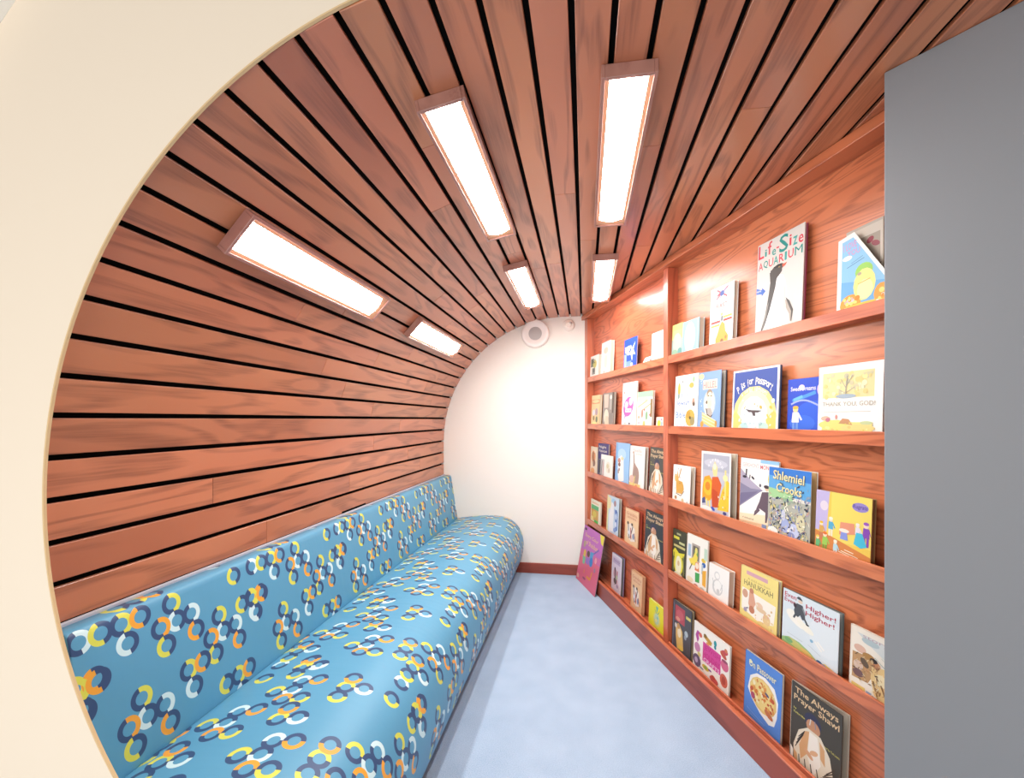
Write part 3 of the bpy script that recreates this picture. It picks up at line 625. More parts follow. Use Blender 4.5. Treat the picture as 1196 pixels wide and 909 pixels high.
shelfbook(3, .880, .225, .291, .010, 'F6F1EC', [t_('Stella', .22, .86, .78, .93, 'E0A8A0', .0), t_('and Roy', .4, .78, .8, .84, 'E0B4A8', .0), p_('B09488', (.22, .84), (.30, .80), (.34, .60), (.56, .48), (.66, .30), (.62, .12), (.30, .10), (.22, .30), (.26, .56)), e_(.46, .32, .2, .2, 'A98C80'), e_(.24, .84, .06, .03, 'C4A898'), e_(.2, .2, .2, .1, 'E0B8A8'), r_(.0, .0, .76, .12, 'F0D48C'), l_(.26, .02, .4, .3, .05, 'D9C46C'), e_(.5, .05, .1, .05, 'E99A6C')],
          'white book with a brown long-necked bird, left of the far third shelf shawl book', flare=3.5)
shelfbook(3, 1.173, .205, .299, .010, '55524C', prayer(1), 'grey-black book with a person in a white shawl, against the divider on the third shelf', flare=.5)
# third row, near bay
shelfbook(3, 1.464, .178, .215, .012, 'FBF8F2', [p_('E0B05C', (.18, .58), (.26, .86), (.34, .60), (.56, .58), (.66, .40), (.56, .26), (.22, .26)), e_(.42, .44, .22, .15, 'DDA850'), l_(.34, .66, .46, .92, .05, 'C89A58'), e_(.16, .66, .06, .1, 'E6BC70'), l_(.2, .25, .5, .21, .02, '5A4038'), l_(.5, .22, .68, .36, .02, '5A4038'), e_(.2, .14, .07, .05, 'B08A58'), e_(.6, .10, .07, .06, 'D9C49C'), e_(.85, .08, .03, .03, '8C8C8C')] + scat(11, 10, .1, .06, .8, .9, .01, .018, ['8C7A5C', '6A6A6A']),
          'small white book with a golden leaping animal, beside the divider on the third shelf', flare=5)
wiz = [r_(.06, .05, .96, .96, 'C6C6D2'), r_(.06, .70, .96, .96, 'B4B6C4'), e_(.5, .82, .4, .07, 'C9CBD6')] + arc_text('Gershon', .5, .58, .30, -58, 58, .055, .065, 'F2F2F6', .01)
wiz += [p_('F2A62C', (.06, .40), (.12, .58), (.30, .62), (.44, .52), (.46, .34), (.34, .20), (.06, .22)), e_(.26, .42, .17, .13, 'F7BE38'), e_(.25, .44, .09, .07, 'E08A2C'), p_('F5DC9A', (.40, .74), (.48, .86), (.58, .76), (.56, .62), (.44, .62)), e_(.48, .77, .06, .05, 'F6E8CC'),
        p_('D9622C', (.40, .60), (.60, .62), (.72, .50), (.66, .34), (.62, .14), (.42, .12), (.38, .34)), p_('C9502A', (.42, .42), (.60, .38), (.62, .14), (.42, .12)), p_('F4C83C', (.74, .42), (.88, .60), (.96, .56), (.96, .12), (.60, .10), (.66, .26)), l_(.84, .30, .84, .74, .05, 'F3DC8C'), e_(.84, .62, .08, .05, 'F7E6A8'),
        p_('4C5688', (.06, .22), (.16, .26), (.18, .16), (.06, .14)), l_(.22, .24, .24, .12, .04, 'F6E27C'), l_(.32, .22, .34, .12, .04, 'F6E27C'), e_(.45, .10, .07, .025, '3E5CC0', -20), e_(.84, .08, .06, .025, '4C4C88'), e_(.22, .07, .2, .05, 'F2F0EC')] + scat(12, 14, .6, .1, .95, .4, .01, .03, ['F6DC6C', 'E9A838', 'C98A2C', 'F4F0E0'])
shelfbook(3, 1.742, .235, .312, .010, 'F4F2EE', wiz, 'tall book with an orange-robed figure beside a yellow lion under a grey sky', flare=6, spine='EDE8DC', edge='D9CDB8')
ger = [t_("GERSHON'S", .06, .875, .50, .935, 'E8B4B4', .005), t_('MONSTER', .54, .865, .97, .925, 'D8606C', .015), r_(.54, .95, 1, 1, '9CCBEC'), p_('8E8AA4', (0, .84), (.30, .68), (.62, .56), (.56, .54), (0, .26)), p_('B4ACC0', (0, .84), (.30, .68), (.60, .57), (.30, .56), (0, .62)), p_('7A7494', (0, .46), (.5, .54), (.0, .28)),
       e_(.86, .74, .12, .12, 'F3DC5C'), p_('F6E6C4', (0, 0), (1, 0), (1, .25), (0, .16)), p_('E9C8A0', (.0, .0), (1, .0), (1, .10), (0, .06)),
       p_('6B5A66', (.60, .54), (.76, .56), (.84, .36), (.78, .26), (.74, .12), (.70, .12), (.70, .26), (.54, .30), (.46, .28), (.54, .40)), p_('6B5A66', (.52, .32), (.42, .24), (.40, .17), (.46, .2), (.56, .27)), e_(.72, .60, .05, .035, 'E9C4A4'), e_(.71, .625, .07, .025, '4C4048'), l_(.76, .52, .84, .34, .05, '6B5A66')]
ger += [l_(.16, .74, .17, .84, .04, '4C4854'), e_(.12, .72, .06, .02, '3C3844'), l_(.26, .70, .27, .76, .03, '5C5864'), e_(.35, .72, .05, .018, '3C3844', -30), e_(.55, .63, .03, .025, '6C6874'), t_('retold', .1, .10, .4, .13, '8C7464', .0), r_(.62, .03, .74, .09, '8CA0C8'), r_(.75, .03, .86, .09, 'EBC95C')]
shelfbook(3, 2.018, .232, .300, .006, 'FBF8F2', ger, 'white book with a dark running figure on a lilac road, half covered', off=-.037, lean=2)
shl = [p_('3F7FD2', (0, .80), (1, .74), (1, 1), (0, 1)), p_('63AADF', (0, .62), (1, .60), (1, .84), (0, .88)), p_('A9D49C', (0, .50), (.6, .52), (.6, .66), (0, .70)), r_(.0, 0, 1, .56, 'B6B6A8')]
shl += scat(13, 330, .03, .03, .97, .62, .012, .05, ['4C5878', 'D9C87C', '8FA0C8', 'C9A08C', '2E3340', 'E6E0C8', '9CB49C', 'B0A4C0', 'F2ECD8', '6B7FB0', '3A3F4C'], True)
shl += scat(14, 20, .3, .55, .97, .8, .02, .05, ['5C6A7C', '8FA4B8', '4C5064'], True)
shl += [e_(.45, .20, .10, .10, 'A9B4DC'), e_(.66, .16, .12, .10, 'C4CCE8'), e_(.80, .28, .10, .12, 'D9D2AC'), e_(.4, .34, .05, .08, 'C8CCE0'), e_(.14, .08, .13, .06, 'F4F2EC'), e_(.6, .08, .08, .05, '8C94C4')] + scat(23, 110, .06, .04, .95, .40, .01, .035, ['3A4258', 'F2ECD8', '7C88B4', 'D9CF9C', '5C6488', 'C8A898'], True)
shl += [t_('Shlemiel', .125, .815, .865, .945, '6A4A34', .05, -3), t_('Crooks', .215, .645, .815, .765, '6A4A34', .05, -3), t_('Shlemiel', .12, .82, .86, .95, 'F7E7A8', .03, -3), t_('Crooks', .21, .65, .81, .77, 'F7E7A8', .03, -3)]
shelfbook(3, 2.222, .212, .279, .009, 'E9E4D8', shl, 'crowded blue-topped book with large cream title letters, propped before the running figure book', off=-.0152, flare=5.5, edge='C9A878', lean=2)
kid = [r_(0, 0, 1, 1, 'F2CE5C'), r_(.3, .25, 1, 1, 'F3DC6C'), p_('C4B8E0', (0, .35), (.22, .35), (.26, 1), (0, 1)), e_(.16, .76, .08, .08, 'E4D8E4'), p_('D98A4C', (0, 0), (1, 0), (1, .14), (.3, .30), (0, .34)), l_(.5, .12, .8, .08, .012, 'F6EFDC'), l_(.56, .15, .72, .13, .012, 'F6EFDC'), l_(.45, .10, .98, .03, .01, 'F6EFDC'),
       t_('Rugrats', .70, .80, .92, .88, '5C4CA0', .04), e_(.81, .84, .14, .07, '9C8CD0'), t_('Rugrats', .69, .80, .93, .88, '4C3C90', .03),
       *person(.30, .30, .30, 'F4E2C8', '5CB0D4', 'F0E4D0', 'F4F0DC'), *person(.12, .22, .28, 'F4E0C0', 'D9A85C', 'C87C5C', 'F0C030'), *person(.78, .34, .26, 'F4E4DC', 'E8E0EC', 'C8B0D0', 'F0ECE8'), *person(.92, .28, .36, 'F4DCC8', '8A4CB4', '8A4CB4', '9C5CC0'),
       p_('E89A7C', (.46, .36), (.74, .42), (.72, .58), (.48, .56)), p_('8C9CE0', (.48, .30), (.62, .30), (.60, .42), (.50, .42)), e_(.55, .44, .09, .03, 'F4E8D8'), p_('4CC0DC', (.72, .28), (.76, .46), (.86, .46), (.94, .28), (.84, .24))] + person(.20, .02, .32, 'F4DCC0', '9CCB5C', '7CA84C', 'E8743C') + person(.40, .0, .26, 'F7E8CC', 'B8DCE8', 'F4E8D8', 'F4ECD8') + person(.06, .0, .26, 'F4E0B8', '6CB87C', '5CA86C', 'F2D05C')
shelfbook(3, 2.454, .212, .220, .012, 'E9C27C', kid, 'square yellow book with coloured blobs and a purple splash, on the third shelf', edge='8A6A4C', spine='B08A5C', flare=1.5)
# fourth row, far bay
shelfbook(4, .095, .228, .201, .010, 'F4EED8', [r_(.06, .60, .80, .78, '5CB878'), r_(.06, .14, .80, .60, 'D9A858'), e_(.4, .4, .2, .14, 'E0CC5C'), r_(.4, .05, .80, .18, '5CC860'), e_(.2, .2, .12, .1, 'F2E690'), r_(.1, .84, .8, .9, 'EFC9A0')],
          'cream book with green and ochre picture, nearest the end wall on the fourth shelf', hard=False)
shelfbook(4, .460, .228, .294, .004, 'CFE0F0', [r_(0, .0, .12, 1, 'F1E6A8'), e_(.2, .8, .14, .16, 'F0E3B0'), e_(.55, .88, .2, .08, 'A9D4F0'), e_(.66, .84, .1, .08, 'B08A8C'), p_('F4F2F4', (.4, .86), (.58, .8), (.56, .1), (.2, .05), (.2, .5)), p_('6F8CC8', (.64, .70), (.9, .66), (.94, .2), (.74, .12)), e_(.78, .52, .08, .08, 'C9D8F0'), e_(.78, .32, .08, .07, 'D9E2F4'), e_(.7, .16, .1, .06, '8CA8DC'), e_(.8, .66, .06, .04, '4C6CB0')],
          'limp pale blue and white book slightly curled, second on the far fourth shelf', hard=False, flare=4)
opa = lambda base, frame: [r_(.05, .03, .95, .97, frame), r_(.08, .72, .92, .92, 'F0C49C'), t_('Grandma', .12, .82, .88, .90, 'C4785C', .0), t_('stories', .2, .74, .8, .80, 'C4785C', .0), p_('F3E8DC', (.2, .56), (.46, .62), (.74, .52), (.80, .2), (.5, .14), (.22, .24)), l_(.26, .58, .34, .2, .05, '4C4048'), l_(.6, .56, .42, .22, .05, '4C4048'), l_(.44, .5, .5, .2, .06, 'C85C4C'), e_(.24, .6, .07, .04, '4C3C3C'), e_(.54, .6, .07, .04, '5C4438'), e_(.66, .3, .08, .08, '8C9CB8'), e_(.36, .36, .08, .06, 'E0E4F0'), l_(.7, .4, .82, .2, .04, 'B0503C')]
shelfbook(4, .800, .218, .261, .016, 'EBB58A', opa('EBB58A', 'F4CFA2'), 'orange book with two dancing figures and a red spine, middle of the far fourth shelf', spine='B84A42', flare=2.5, edge='B4553E')
shelfbook(4, 1.112, .240, .305, .009, '3C4044', prayer(2), 'black book with a white-shawled person, against the divider on the fourth shelf')
# fourth row, near bay
shelfbook(4, 1.456, .138, .261, .010, '4A4A38', [r_(.08, .80, .5, .86, 'D9D24C'), r_(.3, .90, .6, .94, 'B8B88C'), r_(.5, .72, .9, .77, 'C9C890'), r_(.1, .63, .95, .68, 'C9BE7C'), p_('E4D83C', (.06, .52), (.2, .6), (.5, .52), (.92, .56), (.88, .46), (.1, .4)), e_(.5, .28, .34, .24, 'E6DC4C'), e_(.5, .26, .22, .2, 'F0EBC8'), e_(.5, .3, .08, .06, 'DAB88C'), l_(.12, .1, .16, .5, .06, '8C8C4C'), l_(.9, .1, .84, .5, .06, '8C8C4C'), e_(.5, .06, .3, .05, 'E8E0C4')],
          'narrow black and yellow book beside the divider on the fourth shelf', flare=1)
shelfbook(4, 1.607, .186, .272, .007, 'F6F2E8', [r_(.05, .56, .2, .80, 'A9C4D8'), r_(.24, .52, .64, .84, 'B4A89C'), r_(.30, .54, .58, .80, '6C645C'), e_(.46, .66, .09, .1, '7CA85C'), p_('F2DC5C', (.10, .50), (.30, .56), (.42, .70), (.54, .60), (.50, .44), (.24, .40)), e_(.46, .72, .06, .06, 'EDE07C'), p_('E88A5C', (.44, .50), (.60, .52), (.64, .34), (.42, .34)), e_(.52, .44, .08, .06, 'F4E4D0'), p_('4CA858', (.44, .30), (.66, .32), (.66, .14), (.46, .12)), e_(.84, .52, .09, .05, '3C6CB8'), r_(.74, .34, .82, .52, 'B8C8D4'), p_('F0B03C', (.78, .40), (.96, .44), (.96, .12), (.80, .14)), e_(.82, .60, .1, .04, 'EBC84C'), l_(.16, .3, .28, .44, .03, '5A4C48'), r_(.84, .62, .98, .84, 'C4DCC8'), e_(.2, .12, .16, .05, 'F0E0C0'), e_(.5, .06, .1, .03, 'D88C7C'), e_(.8, .06, .1, .03, 'C0C8C0')],
          'white book with a busy yellow, orange and green scene, left of the thick white book', hard=False)
shelfbook(4, 1.807, .156, .172, .030, 'F8F6F1', [e_(.42, .72, .14, .12, 'DADADA'), e_(.43, .72, .10, .08, 'F8F6F1'), e_(.46, .40, .26, .22, 'D4D4D2'), e_(.48, .42, .20, .18, 'F8F6F1'), e_(.5, .3, .08, .07, 'D0D0CE'), l_(.2, .6, .3, .4, .03, 'CACACA'), l_(.7, .55, .62, .36, .03, 'CACACA')],
          'small thick white book with a faint grey drawing on the fourth shelf', edge='D9C2AE', lean=3)
shelfbook(4, 2.046, .222, .235, .010, 'F4E08C', [r_(.16, .87, .74, .94, 'D8A8B4'), t_('A child was born', .2, .78, .8, .82, 'B0A05C', .0), t_('HANUKKAH', .10, .66, .88, .76, '8A7F5A', .01), p_('FBF5E8', (.05, .60), (.96, .54), (.92, .2), (.6, .10), (.05, .2)), e_(.14, .50, .08, .08, 'D9A88C'), p_('E0A88C', (.26, .58), (.36, .62), (.44, .40), (.34, .20), (.24, .34)), e_(.32, .60, .06, .05, 'C8886C'), e_(.34, .26, .08, .07, 'C98464'), e_(.54, .40, .1, .06, 'F0CCB0'), e_(.6, .34, .14, .04, 'E9C9A4'), e_(.74, .22, .1, .1, 'EBCB94'), e_(.66, .10, .16, .05, 'F0D48C'), l_(.14, .22, .24, .26, .02, '5C5C7C'), e_(.16, .2, .05, .04, 'A89CB4')] + scat(15, 20, .45, .1, .92, .5, .01, .03, ['E9B89C', 'F0D9A4', 'E2C08C', 'F6EBD4']),
          'pale yellow book with a soft brown figure drawing, middle of the near fourth shelf', flare=2, edge='D9D0BC', spine='E9DC9C')
fly = [p_('DDE8EE', (0, 0), (1, 0), (1, 1), (0, 1)), e_(.8, .5, .3, .3, 'E4ECF0'), e_(.26, .56, .20, .09, 'F8F5EA', -20), e_(.44, .50, .16, .06, 'F8F4E4', -15), e_(.18, .62, .10, .07, 'F8F5EA'),
       p_('9CC484', (0, 0), (0, .14), (.14, .20), (.34, .20), (.54, .14), (.72, .03), (.74, 0)), e_(.30, .12, .2, .06, 'C9C878', -12), e_(.52, .07, .16, .05, 'E2C070', -18), p_('F2C860', (.7, .0), (1, 0), (1, .06), (.8, .10), (.66, .04)), e_(.14, .14, .08, .04, '7CB078'), e_(.7, .07, .05, .03, '3C6C9C'), e_(.78, .05, .05, .03, '8C94C4'),
       t_('Even', .03, .875, .26, .955, 'B83A50', .03), t_('Even', .03, .79, .25, .86, 'B83A50', .03), t_('Higher!', .44, .80, .95, .90, 'B83A50', .03), t_('Higher!', .44, .69, .93, .79, 'B83A50', .03),
       p_('50545A', (.26, .92), (.38, .91), (.36, .94), (.33, .965), (.29, .96)), e_(.335, .885, .045, .028, 'EBD2BC'),
       p_('565A60', (.27, .84), (.38, .84), (.42, .74), (.44, .62), (.38, .60), (.34, .66), (.30, .61), (.24, .63), (.22, .70), (.24, .78)), l_(.26, .65, .22, .57, .035, '565A60'), l_(.40, .66, .47, .57, .035, '565A60'), e_(.48, .56, .03, .014, '3A3C40'), e_(.24, .79, .03, .04, '4A3C44'), l_(.38, .8, .44, .70, .03, '8A8E94'),
       e_(.56, .34, .03, .025, '8CB8D4'), l_(.62, .36, .74, .26, .03, 'F7F5EE'), l_(.66, .38, .78, .30, .03, 'F7F5EE'), l_(.1, .26, .4, .24, .006, 'B0B8C0'), l_(.5, .25, .72, .18, .006, 'B0B8C0')]
shelfbook(4, 2.296, .252, .222, .009, 'E8EEF0', fly, 'wide pale blue book with a dark-coated man leaping over clouds on the fourth shelf', flare=2.5, spine='6A7474', edge='8E9694')
tan_ = [r_(.02, .02, .98, .98, 'F4EBDC'), p_('D9DEDC', (.10, .92), (.5, .92), (.96, .6), (.96, .5), (.3, .8)), e_(.32, .84, .14, .05, 'B8C8CC'), e_(.7, .80, .16, .05, 'F0D4D4'), e_(.16, .68, .1, .06, 'E0B8A4'), t_('story', .2, .86, .6, .92, 'C0A0A8', .0),
        p_('C49A6C', (.04, .60), (.3, .62), (.44, .50), (.3, .22), (.04, .2)), e_(.3, .62, .1, .05, 'B48850'), p_('EBC98C', (.36, .52), (.56, .56), (.72, .40), (.84, .10), (.6, .03), (.4, .10), (.34, .34)), e_(.42, .55, .06, .06, 'C98C64'), e_(.38, .60, .06, .035, '3C3432'), e_(.24, .5, .08, .05, '6A5848', -40), e_(.14, .42, .08, .07, 'E0C4B0'), e_(.14, .30, .09, .06, '7C5C5C'), e_(.5, .36, .09, .09, 'F6E4B8'), l_(.5, .3, .62, .06, .03, '8C6438'), l_(.38, .3, .46, .08, .03, '9A7448'), l_(.6, .4, .8, .14, .03, 'F4DCA4'), e_(.86, .22, .1, .06, 'C9B49C'), r_(.04, .03, .26, .12, 'F0D27C'), r_(.28, .04, .36, .1, 'A8B8D4')] + scat(26, 60, .36, .06, .9, .5, .012, .04, ['F6E4B8', 'D9B47C', 'C49A6C', 'FBF2DC', 'A87C50'], True) + scat(16, 60, .06, .2, .5, .6, .01, .03, ['8A6A4C', 'E6CDA0', 'D9A87C', '5C4A40'], True) + [l_(.4, .66, .96, .36, .012, 'A8B8B4'), l_(.5, .70, .96, .46, .008, 'B8C4C0')]
shelfbook(4, 2.592, .215, .210, .008, 'F0E4D4', tan_, 'cream book with brown robed figures, partly hidden by the grey wall', hard=False)
# fifth row, far bay
shelfbook(5, .556, .178, .284, .012, 'F1EAF2', [r_(.06, .05, .94, .95, 'E6DAE8'), r_(.12, .76, .86, .90, 'C9B8D4'), t_('Family', .2, .80, .8, .87, '8C6C9C', .0), e_(.4, .5, .2, .12, 'C9A0A8'), l_(.4, .2, .38, .6, .08, '5C4450'), l_(.6, .25, .62, .6, .06, 'C85C64'), e_(.4, .3, .16, .08, '6C5C5C'), e_(.56, .42, .1, .06, 'B8C8A0'), e_(.35, .62, .06, .04, '3C2C34'), e_(.64, .2, .1, .05, 'B09ABC')],
          'white and lilac book right of the big pink book on the bottom shelf', flare=4, spine='A88CC0', edge='8C9098')
shelfbook(5, .902, .168, .264, .022, 'EBB58A', opa('EBB58A', 'F2C89A'), 'orange book with two dancing figures and a pale spine, on the bottom shelf', edge='E0B088')
shelfbook(5, 1.172, .205, .168, .012, 'F0EC3C', [r_(.0, .0, 1, 1, 'EEE93A'), e_(.5, .42, .22, .26, 'E3E07C'), p_('6CC0A8', (.42, .9), (.5, .66), (.58, .9)), p_('3CA898', (.32, .82), (.5, .62), (.68, .82), (.54, .60), (.46, .60)), e_(.5, .44, .14, .2, 'BFE0C0'), e_(.46, .38, .06, .06, 'F4E8A0'), e_(.54, .5, .05, .05, '8CCBC0'), l_(.4, .12, .62, .1, .02, 'C9C04C')],
          'small bright yellow book with a teal pineapple shape, against the divider on the bottom shelf', edge='F4EFE0')
# fifth row, near bay
shelfbook(5, 1.456, .190, .274, .012, '55565C', [r_(.14, .60, .66, .92, 'B8505C'), e_(.4, .76, .2, .1, 'C8646C'), e_(.3, .66, .12, .04, 'E09A84'), r_(.72, .78, .96, .84, 'D9CC74'), p_('E3BE74', (.20, .52), (.36, .58), (.56, .46), (.64, .10), (.3, .05), (.22, .3)), e_(.40, .40, .10, .1, 'F2E6C8'), e_(.34, .52, .08, .06, 'C99A64'), e_(.76, .48, .09, .06, 'B8C8D0'), e_(.72, .4, .06, .05, '9AA8B4'), e_(.2, .5, .06, .05, 'D8D4D0'), e_(.5, .12, .14, .05, 'EBCB5C'), l_(.06, .05, .06, .95, .03, '7C88A0')],
          'dark grey book with a red patch and golden figure, on the bottom shelf', flare=2.5, spine='3A3630', edge='B4A284')
al = [r_(.28, .30, .78, .70, 'D94C9C'), t_('JEWISH', .31, .53, .75, .66, 'C42C84', .05), t_('HOLIDAY', .30, .40, .76, .51, 'C42C84', .05), t_('CRAFTS', .31, .31, .75, .385, 'F6D8EC', .03), p_('B84CA0', (.05, .72), (.10, .84), (.20, .82), (.14, .76), (.16, .68), (.12, .58)), e_(.2, .78, .05, .05, 'E06C5C'), l_(.3, .84, .52, .76, .09, 'C99A3C'), e_(.34, .84, .05, .04, '8C6A2C'), e_(.42, .72, .05, .03, 'E89A5C'), e_(.62, .84, .04, .06, '2CA0A8'), e_(.62, .76, .03, .04, '2C8C9C'),
      e_(.86, .80, .10, .05, 'C8505C', 20), e_(.84, .74, .09, .05, 'C8604C', -20), e_(.9, .86, .04, .04, 'D87C5C'), e_(.88, .56, .10, .11, 'D96C90'), e_(.88, .64, .08, .03, '9C4C6C'), e_(.87, .26, .10, .13, 'D9705C'), e_(.87, .26, .05, .08, 'B85448'), e_(.12, .48, .09, .1, 'C888B0'), e_(.18, .36, .05, .05, 'D9C87C'), e_(.12, .20, .12, .13, '6C5C78'), e_(.10, .20, .05, .06, 'C0B0CC'), e_(.38, .20, .10, .05, 'D9B83C'), e_(.38, .20, .05, .03, '8CB05C'), e_(.62, .10, .12, .06, 'D9605C'), e_(.6, .14, .06, .04, 'C84C44'), e_(.5, .22, .05, .02, '7C4C9C'), e_(.26, .12, .07, .02, '8C8CA0')]
shelfbook(5, 1.673, .294, .243, .008, 'FAF5EC', al, 'square white book ringed with small pink and red pictures around a magenta title block')
pie = [p_('F6F4F0', (.10, .46), (.16, .66), (.34, .76), (.58, .78), (.82, .72), (.92, .56), (.90, .34), (.84, .20), (.70, .16), (.46, .22), (.22, .34)), e_(.52, .49, .37, .24, 'E9C67C', -12), e_(.50, .50, .33, .21, 'F2D88C', -12)] + scat(17, 70, .22, .34, .80, .66, .015, .045, ['E8A85C', 'D9803C', 'F6E4A4', 'F0CC74', 'C8603C', 'F8EDC0', 'E29A54'])
pie += [e_(.26, .40, .06, .05, 'B0506C'), e_(.64, .56, .06, .02, '5C5C7C', -20), e_(.7, .30, .12, .04, 'C87850', -20), t_('On Passover', .12, .80, .86, .90, 'F2EFC8', .02), e_(.16, .87, .04, .03, 'F2EFC8'), l_(.1, .16, .6, .10, .008, '8CB0EC'), l_(.2, .10, .8, .05, .008, '8CB0EC')]
shelfbook(5, 2.072, .215, .288, .010, '5C8EDC', pie, 'blue book with a white plate of golden baked food on the bottom shelf', spine='26355C', hard=False)
shelfbook(5, 2.336, .222, .298, .008, '4A463F', prayer(3), 'charcoal book with a white-shawled person, nearest the camera on the bottom shelf', flare=6, spine='D9D0C0', edge='C4B8A8')
# the big pink book standing on the carpet
bl = Vector((-.064, 4.050, 0)); br = Vector((.088, 3.636, 0))
rz = math.atan2((br - bl).y, (br - bl).x)
pink = [r_(0, 0, 1, .58, 'E8708C'), r_(0, .50, 1, 1, 'C873C4'), p_('DB72A8', (0, .42), (1, .52), (1, .62), (0, .56)), p_('F0E04C', (.80, 1), (1, 1), (1, .84), (.9, .86)), t_('Every Color', .12, .80, .78, .88, 'EBC08C', .03), t_('of Shabbat', .2, .69, .80, .77, 'EBC08C', .03), e_(.10, .94, .06, .025, '4C3C44'), e_(.42, .56, .07, .055, '5C4434'), p_('5CA8DC', (.50, .62), (.66, .64), (.64, .42), (.50, .44)), l_(.66, .62, .86, .74, .03, '7C6CB8'), e_(.60, .46, .08, .08, '2C84D0'), p_('A878D0', (.34, .48), (.54, .52), (.50, .38), (.34, .38)), e_(.24, .52, .06, .08, 'EBC84C'), p_('7CC8A0', (.16, .48), (.32, .46), (.30, .34), (.20, .34)), e_(.16, .68, .06, .06, 'B8A884'), e_(.80, .54, .05, .05, 'F4A8B4'), l_(.50, .18, .68, .18, .04, 'F0A03C'), l_(.68, .18, .72, .32, .04, 'F0A03C'), l_(.34, .26, .36, .20, .03, 'F0A03C'), e_(.82, .38, .04, .04, 'A88CA0'), e_(.08, .08, .06, .04, 'F4B8A8'), e_(.4, .12, .08, .02, '9C4C74')]
bl += NS * .014; br += NS * .014
book(0, (br - bl).length, .475, 0, .008, 'E070A0', pink, 'large pink and purple book standing on the carpet against the bookcase', pos=bl + Vector((0, 0, .001)), rotz=rz, lean=10.3, hard=True, edge='F0E4DC', spine='4C3448', group='picture books facing out on the bookcase')

# ------------------------------------------------------------------ bench
bn = empty('bench', (-.93, 2.5, 0)); tag(bn, 'long upholstered bench in blue vinyl with a ring-chain print along the curved plank wall', 'bench')
def catmull(pts, k=5):
    o = []; P = [pts[0]] + pts + [pts[-1]]
    for i in range(1, len(P) - 2):
        p0, p1, p2, p3 = P[i - 1:i + 3]
        for j in range(k):
            t = j / k
            o.append(tuple(.5 * (2 * p1[d] + (p2[d] - p0[d]) * t + (2 * p0[d] - 5 * p1[d] + 4 * p2[d] - p3[d]) * t * t + (3 * p1[d] - p0[d] - 3 * p2[d] + p3[d]) * t ** 3) for d in (0, 1)))
    o.append(pts[-1]); return o
def extrude_cloth(name, prof, v0, y0, y1, mat, close, end_round=0.0):
    """profile (x, z) run along Y with a cloth UV map: u = metres along, v = v0 minus metres around the profile"""
    me = bpy.data.meshes.new(name); bm = bmesh.new(); uvl = bm.loops.layers.uv.new('cloth')
    vs = [v0]
    for i in range(1, len(prof)): vs.append(vs[-1] - math.dist(prof[i], prof[i - 1]) / 1.033)
    ys = [y0 + (y1 - y0) * i / 40 for i in range(41)]
    cx = sum(p[0] for p in prof) / len(prof); cz = sum(p[1] for p in prof) / len(prof)
    ys = [y0, y0 + .006] + ys[1:-1] + [y1 - .006, y1]
    rows = []
    for j, y in enumerate(ys):
        k = end_round if j in (0, len(ys) - 1) else 0
        rows.append([bm.verts.new((x + (cx - x) * k, y, z + (cz - z) * k)) for x, z in prof])
    for j in range(len(ys) - 1):
        for i in range(len(prof) - 1):
            f = bm.faces.new((rows[j][i], rows[j + 1][i], rows[j + 1][i + 1], rows[j][i + 1])); f.smooth = True
            for lp, (yy, vv) in zip(f.loops, ((ys[j], vs[i]), (ys[j + 1], vs[i]), (ys[j + 1], vs[i + 1]), (ys[j], vs[i + 1]))): lp[uvl].uv = (yy / 1.033, vv)
    if close:
        n = len(prof)
        for j in range(len(ys) - 1):
            f = bm.faces.new((rows[j][n - 1], rows[j + 1][n - 1], rows[j + 1][0], rows[j][0]))
            for lp in f.loops: lp[uvl].uv = (lp.vert.co.y, .1)
        for rr in (rows[0], list(reversed(rows[-1]))):
            f = bm.faces.new(rr)
            for lp in f.loops: lp[uvl].uv = (lp.vert.co.x + .3, lp.vert.co.z)
    bmesh.ops.recalc_face_normals(bm, faces=bm.faces)
    bm.to_mesh(me); bm.free(); me.materials.append(mat)
    o = bpy.data.objects.new(name, me); C.objects.link(o); o.parent = bn; o.location = -Vector(bn.location); return o
seat = catmull([(-1.172, .466), (-1.160, .480), (-1.02, .500), (-.88, .513), (-.77, .510), (-.68, .488), (-.615, .440), (-.575, .375), (-.553, .290), (-.556, .200), (-.578, .110), (-.606, .066), (-.640, .052)], 4)
extrude_cloth('seat_cushion', seat + [(-1.172, .052)], .466, .915, YF - .004, M['fabric'], True, .012)
back = [(-1.302, .876), (-1.262, .8795), (-1.247, .876), (-1.240, .868), (-1.236, .853), (-1.1755, .470), (-1.1755, .40)]
extrude_cloth('backrest_cushion', back + [(-1.302, .40)], .958, .915, YF - .004, M['fabric'], True, .01)
boxo('plinth', (-1.28 + .93, .93 - 2.5, .0), (-.650 + .93, YF - .006 - 2.5, .0515), M['plinth'], bn)
m = MB(); m.box((-1.3085 + .93, .92 - 2.5, .874), (-1.296 + .93, YF - .006 - 2.5, .885)); m.build('welt_strip', M['grey_strip'], bn, .002)

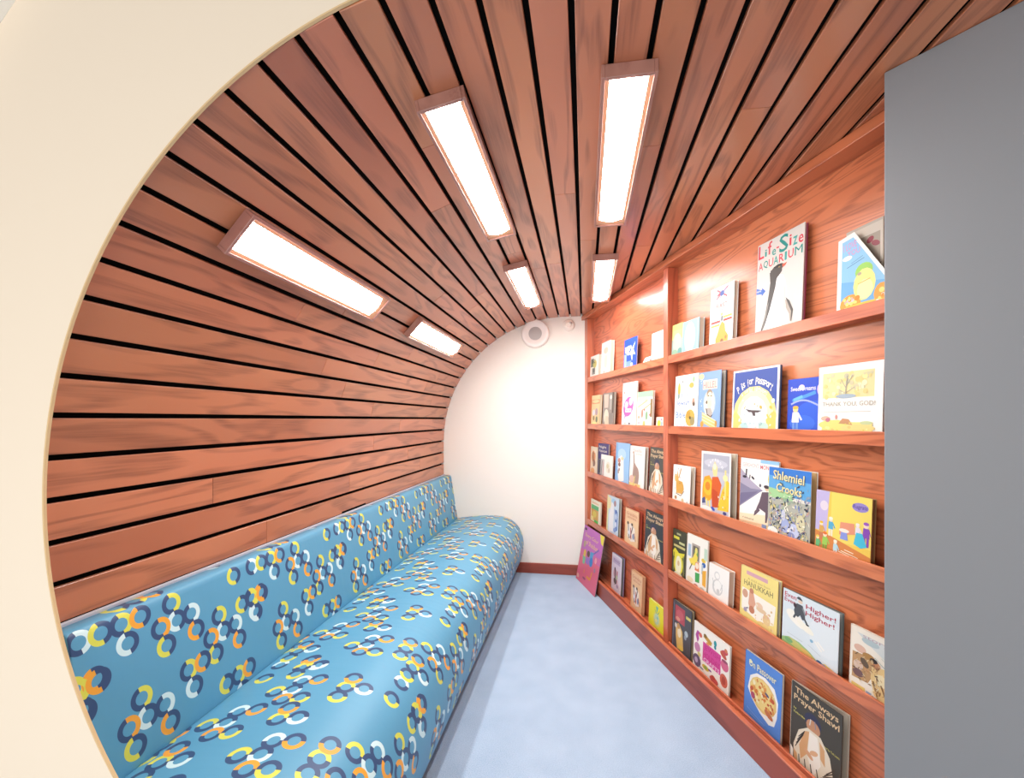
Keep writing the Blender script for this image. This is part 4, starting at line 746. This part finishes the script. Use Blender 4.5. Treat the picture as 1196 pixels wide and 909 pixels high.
# ------------------------------------------------------------------ lamps
def lamp():
    root = empty('ceiling_lamp', (0, 0, 0))
    w, l, h, k = .144, .935, .036, .010
    m = MB()      # local: hangs below z = 0, open face down
    m.box((-w / 2, 0, -h), (-w / 2 + k, l, 0)); m.box((w / 2 - k, 0, -h), (w / 2, l, 0))
    m.box((-w / 2 + k, 0, -h), (w / 2 - k, k * 1.2, 0)); m.box((-w / 2 + k, l - k * 1.2, -h), (w / 2 - k, l, 0))
    m.box((-w / 2 + k, k, -.004), (w / 2 - k, l - k, 0))
    m.build('housing', M['housing'], root, .0015)
    m = MB(); a = w / 2 - k - .0005; y0, y1 = .0125, l - .0125       # pale inner lining with a slot round the diffuser
    m.box((-a, y0, -h + .006), (-a + .011, y1, -.005)); m.box((a - .011, y0, -h + .006), (a, y1, -.005))
    m.box((-a + .011, y1 - .045, -h + .006), (a - .011, y1, -.005))
    m.build('reflector', M['reflector'], root)
    m = MB(); b = a - .0115; n = 10; y0 += .001; y1 -= .047
    pts = [(-b + 2 * b * i / n, -h + .010 - .012 * math.sin(math.pi * i / n)) for i in range(n + 1)]
    for i in range(n):
        (xa, za), (xb, zb) = pts[i], pts[i + 1]
        m.quad([(xa, y0, za), (xa, y1, za), (xb, y1, zb), (xb, y0, zb)])
    m.quad([(x, y0, z) for x, z in pts]); m.quad([(x, y1, z) for x, z in reversed(pts)])
    m.build('diffuser', M['glow'], root, smooth=False)
    return root
lp = lamp(); first = True
for (ax, nm) in ((None, 'over the bookcase side'), (R(11.2), 'at the top of the curve'), (R(47.5), 'low on the curved wall above the bench')):
    for (y, nr) in ((1.205, 'nearer'), (2.585, 'farther')):
        o = lp if first else copy_tree(lp); first = False
        if ax is None: o.location = (.115, y, ZC - .0005)
        else:
            x, z = arcpt(RT - .0015, ax); o.location = (x, y - (.035 if ax > .5 else 0), z); o.rotation_euler = (0, -ax, 0)
        tag(o, nr + ' of the two long glowing lamps ' + nm, 'lamp', 'long ceiling lamps set in three rows')

# ------------------------------------------------------------------ end wall fittings
def lathe(name, prof, loc, mat, parent, n=40):
    m = MB()
    for i in range(n):
        a, b = 2 * math.pi * i / n, 2 * math.pi * (i + 1) / n
        for (r0_, y0_), (r1_, y1_) in zip(prof, prof[1:]):
            q = [(r0_ * math.cos(a), y0_, r0_ * math.sin(a)), (r0_ * math.cos(b), y0_, r0_ * math.sin(b)), (r1_ * math.cos(b), y1_, r1_ * math.sin(b)), (r1_ * math.cos(a), y1_, r1_ * math.sin(a))]
            if r0_ < 1e-6: q = [q[0], q[2], q[3]]
            elif r1_ < 1e-6: q = q[:3]
            m.quad(q)
    o = m.build(name, mat, parent, smooth=True); o.location = loc; return o
sp = empty('wall_speaker', (-.443, YF, 2.178)); tag(sp, 'round white wall speaker with a grey centre, high on the cream end wall', 'speaker')
lathe('speaker_ring', [(.060, -.030), (.066, -.034), (.100, -.044), (.118, -.044), (.126, -.036), (.128, -.020), (.128, 0)], (0, 0, 0), M['speaker_white'], sp)
lathe('grille', [(0, -.036), (.030, -.035), (.061, -.030)], (0, 0, 0), M['speaker_grille'], sp)
sd = empty('smoke_detector', (-.144, YF, 2.247)); tag(sd, 'small round cream detector on the end wall, right of the speaker', 'detector')
lathe('detector_body', [(0, -.034), (.022, -.034), (.028, -.028), (.046, -.022), (.054, -.012), (.056, 0)], (0, 0, 0), M['detector'], sd, 28)
lathe('sensor_tip', [(0, -.014), (.008, -.012), (.011, 0)], (.020, -.034, .016), M['speaker_grille'], sd, 14)
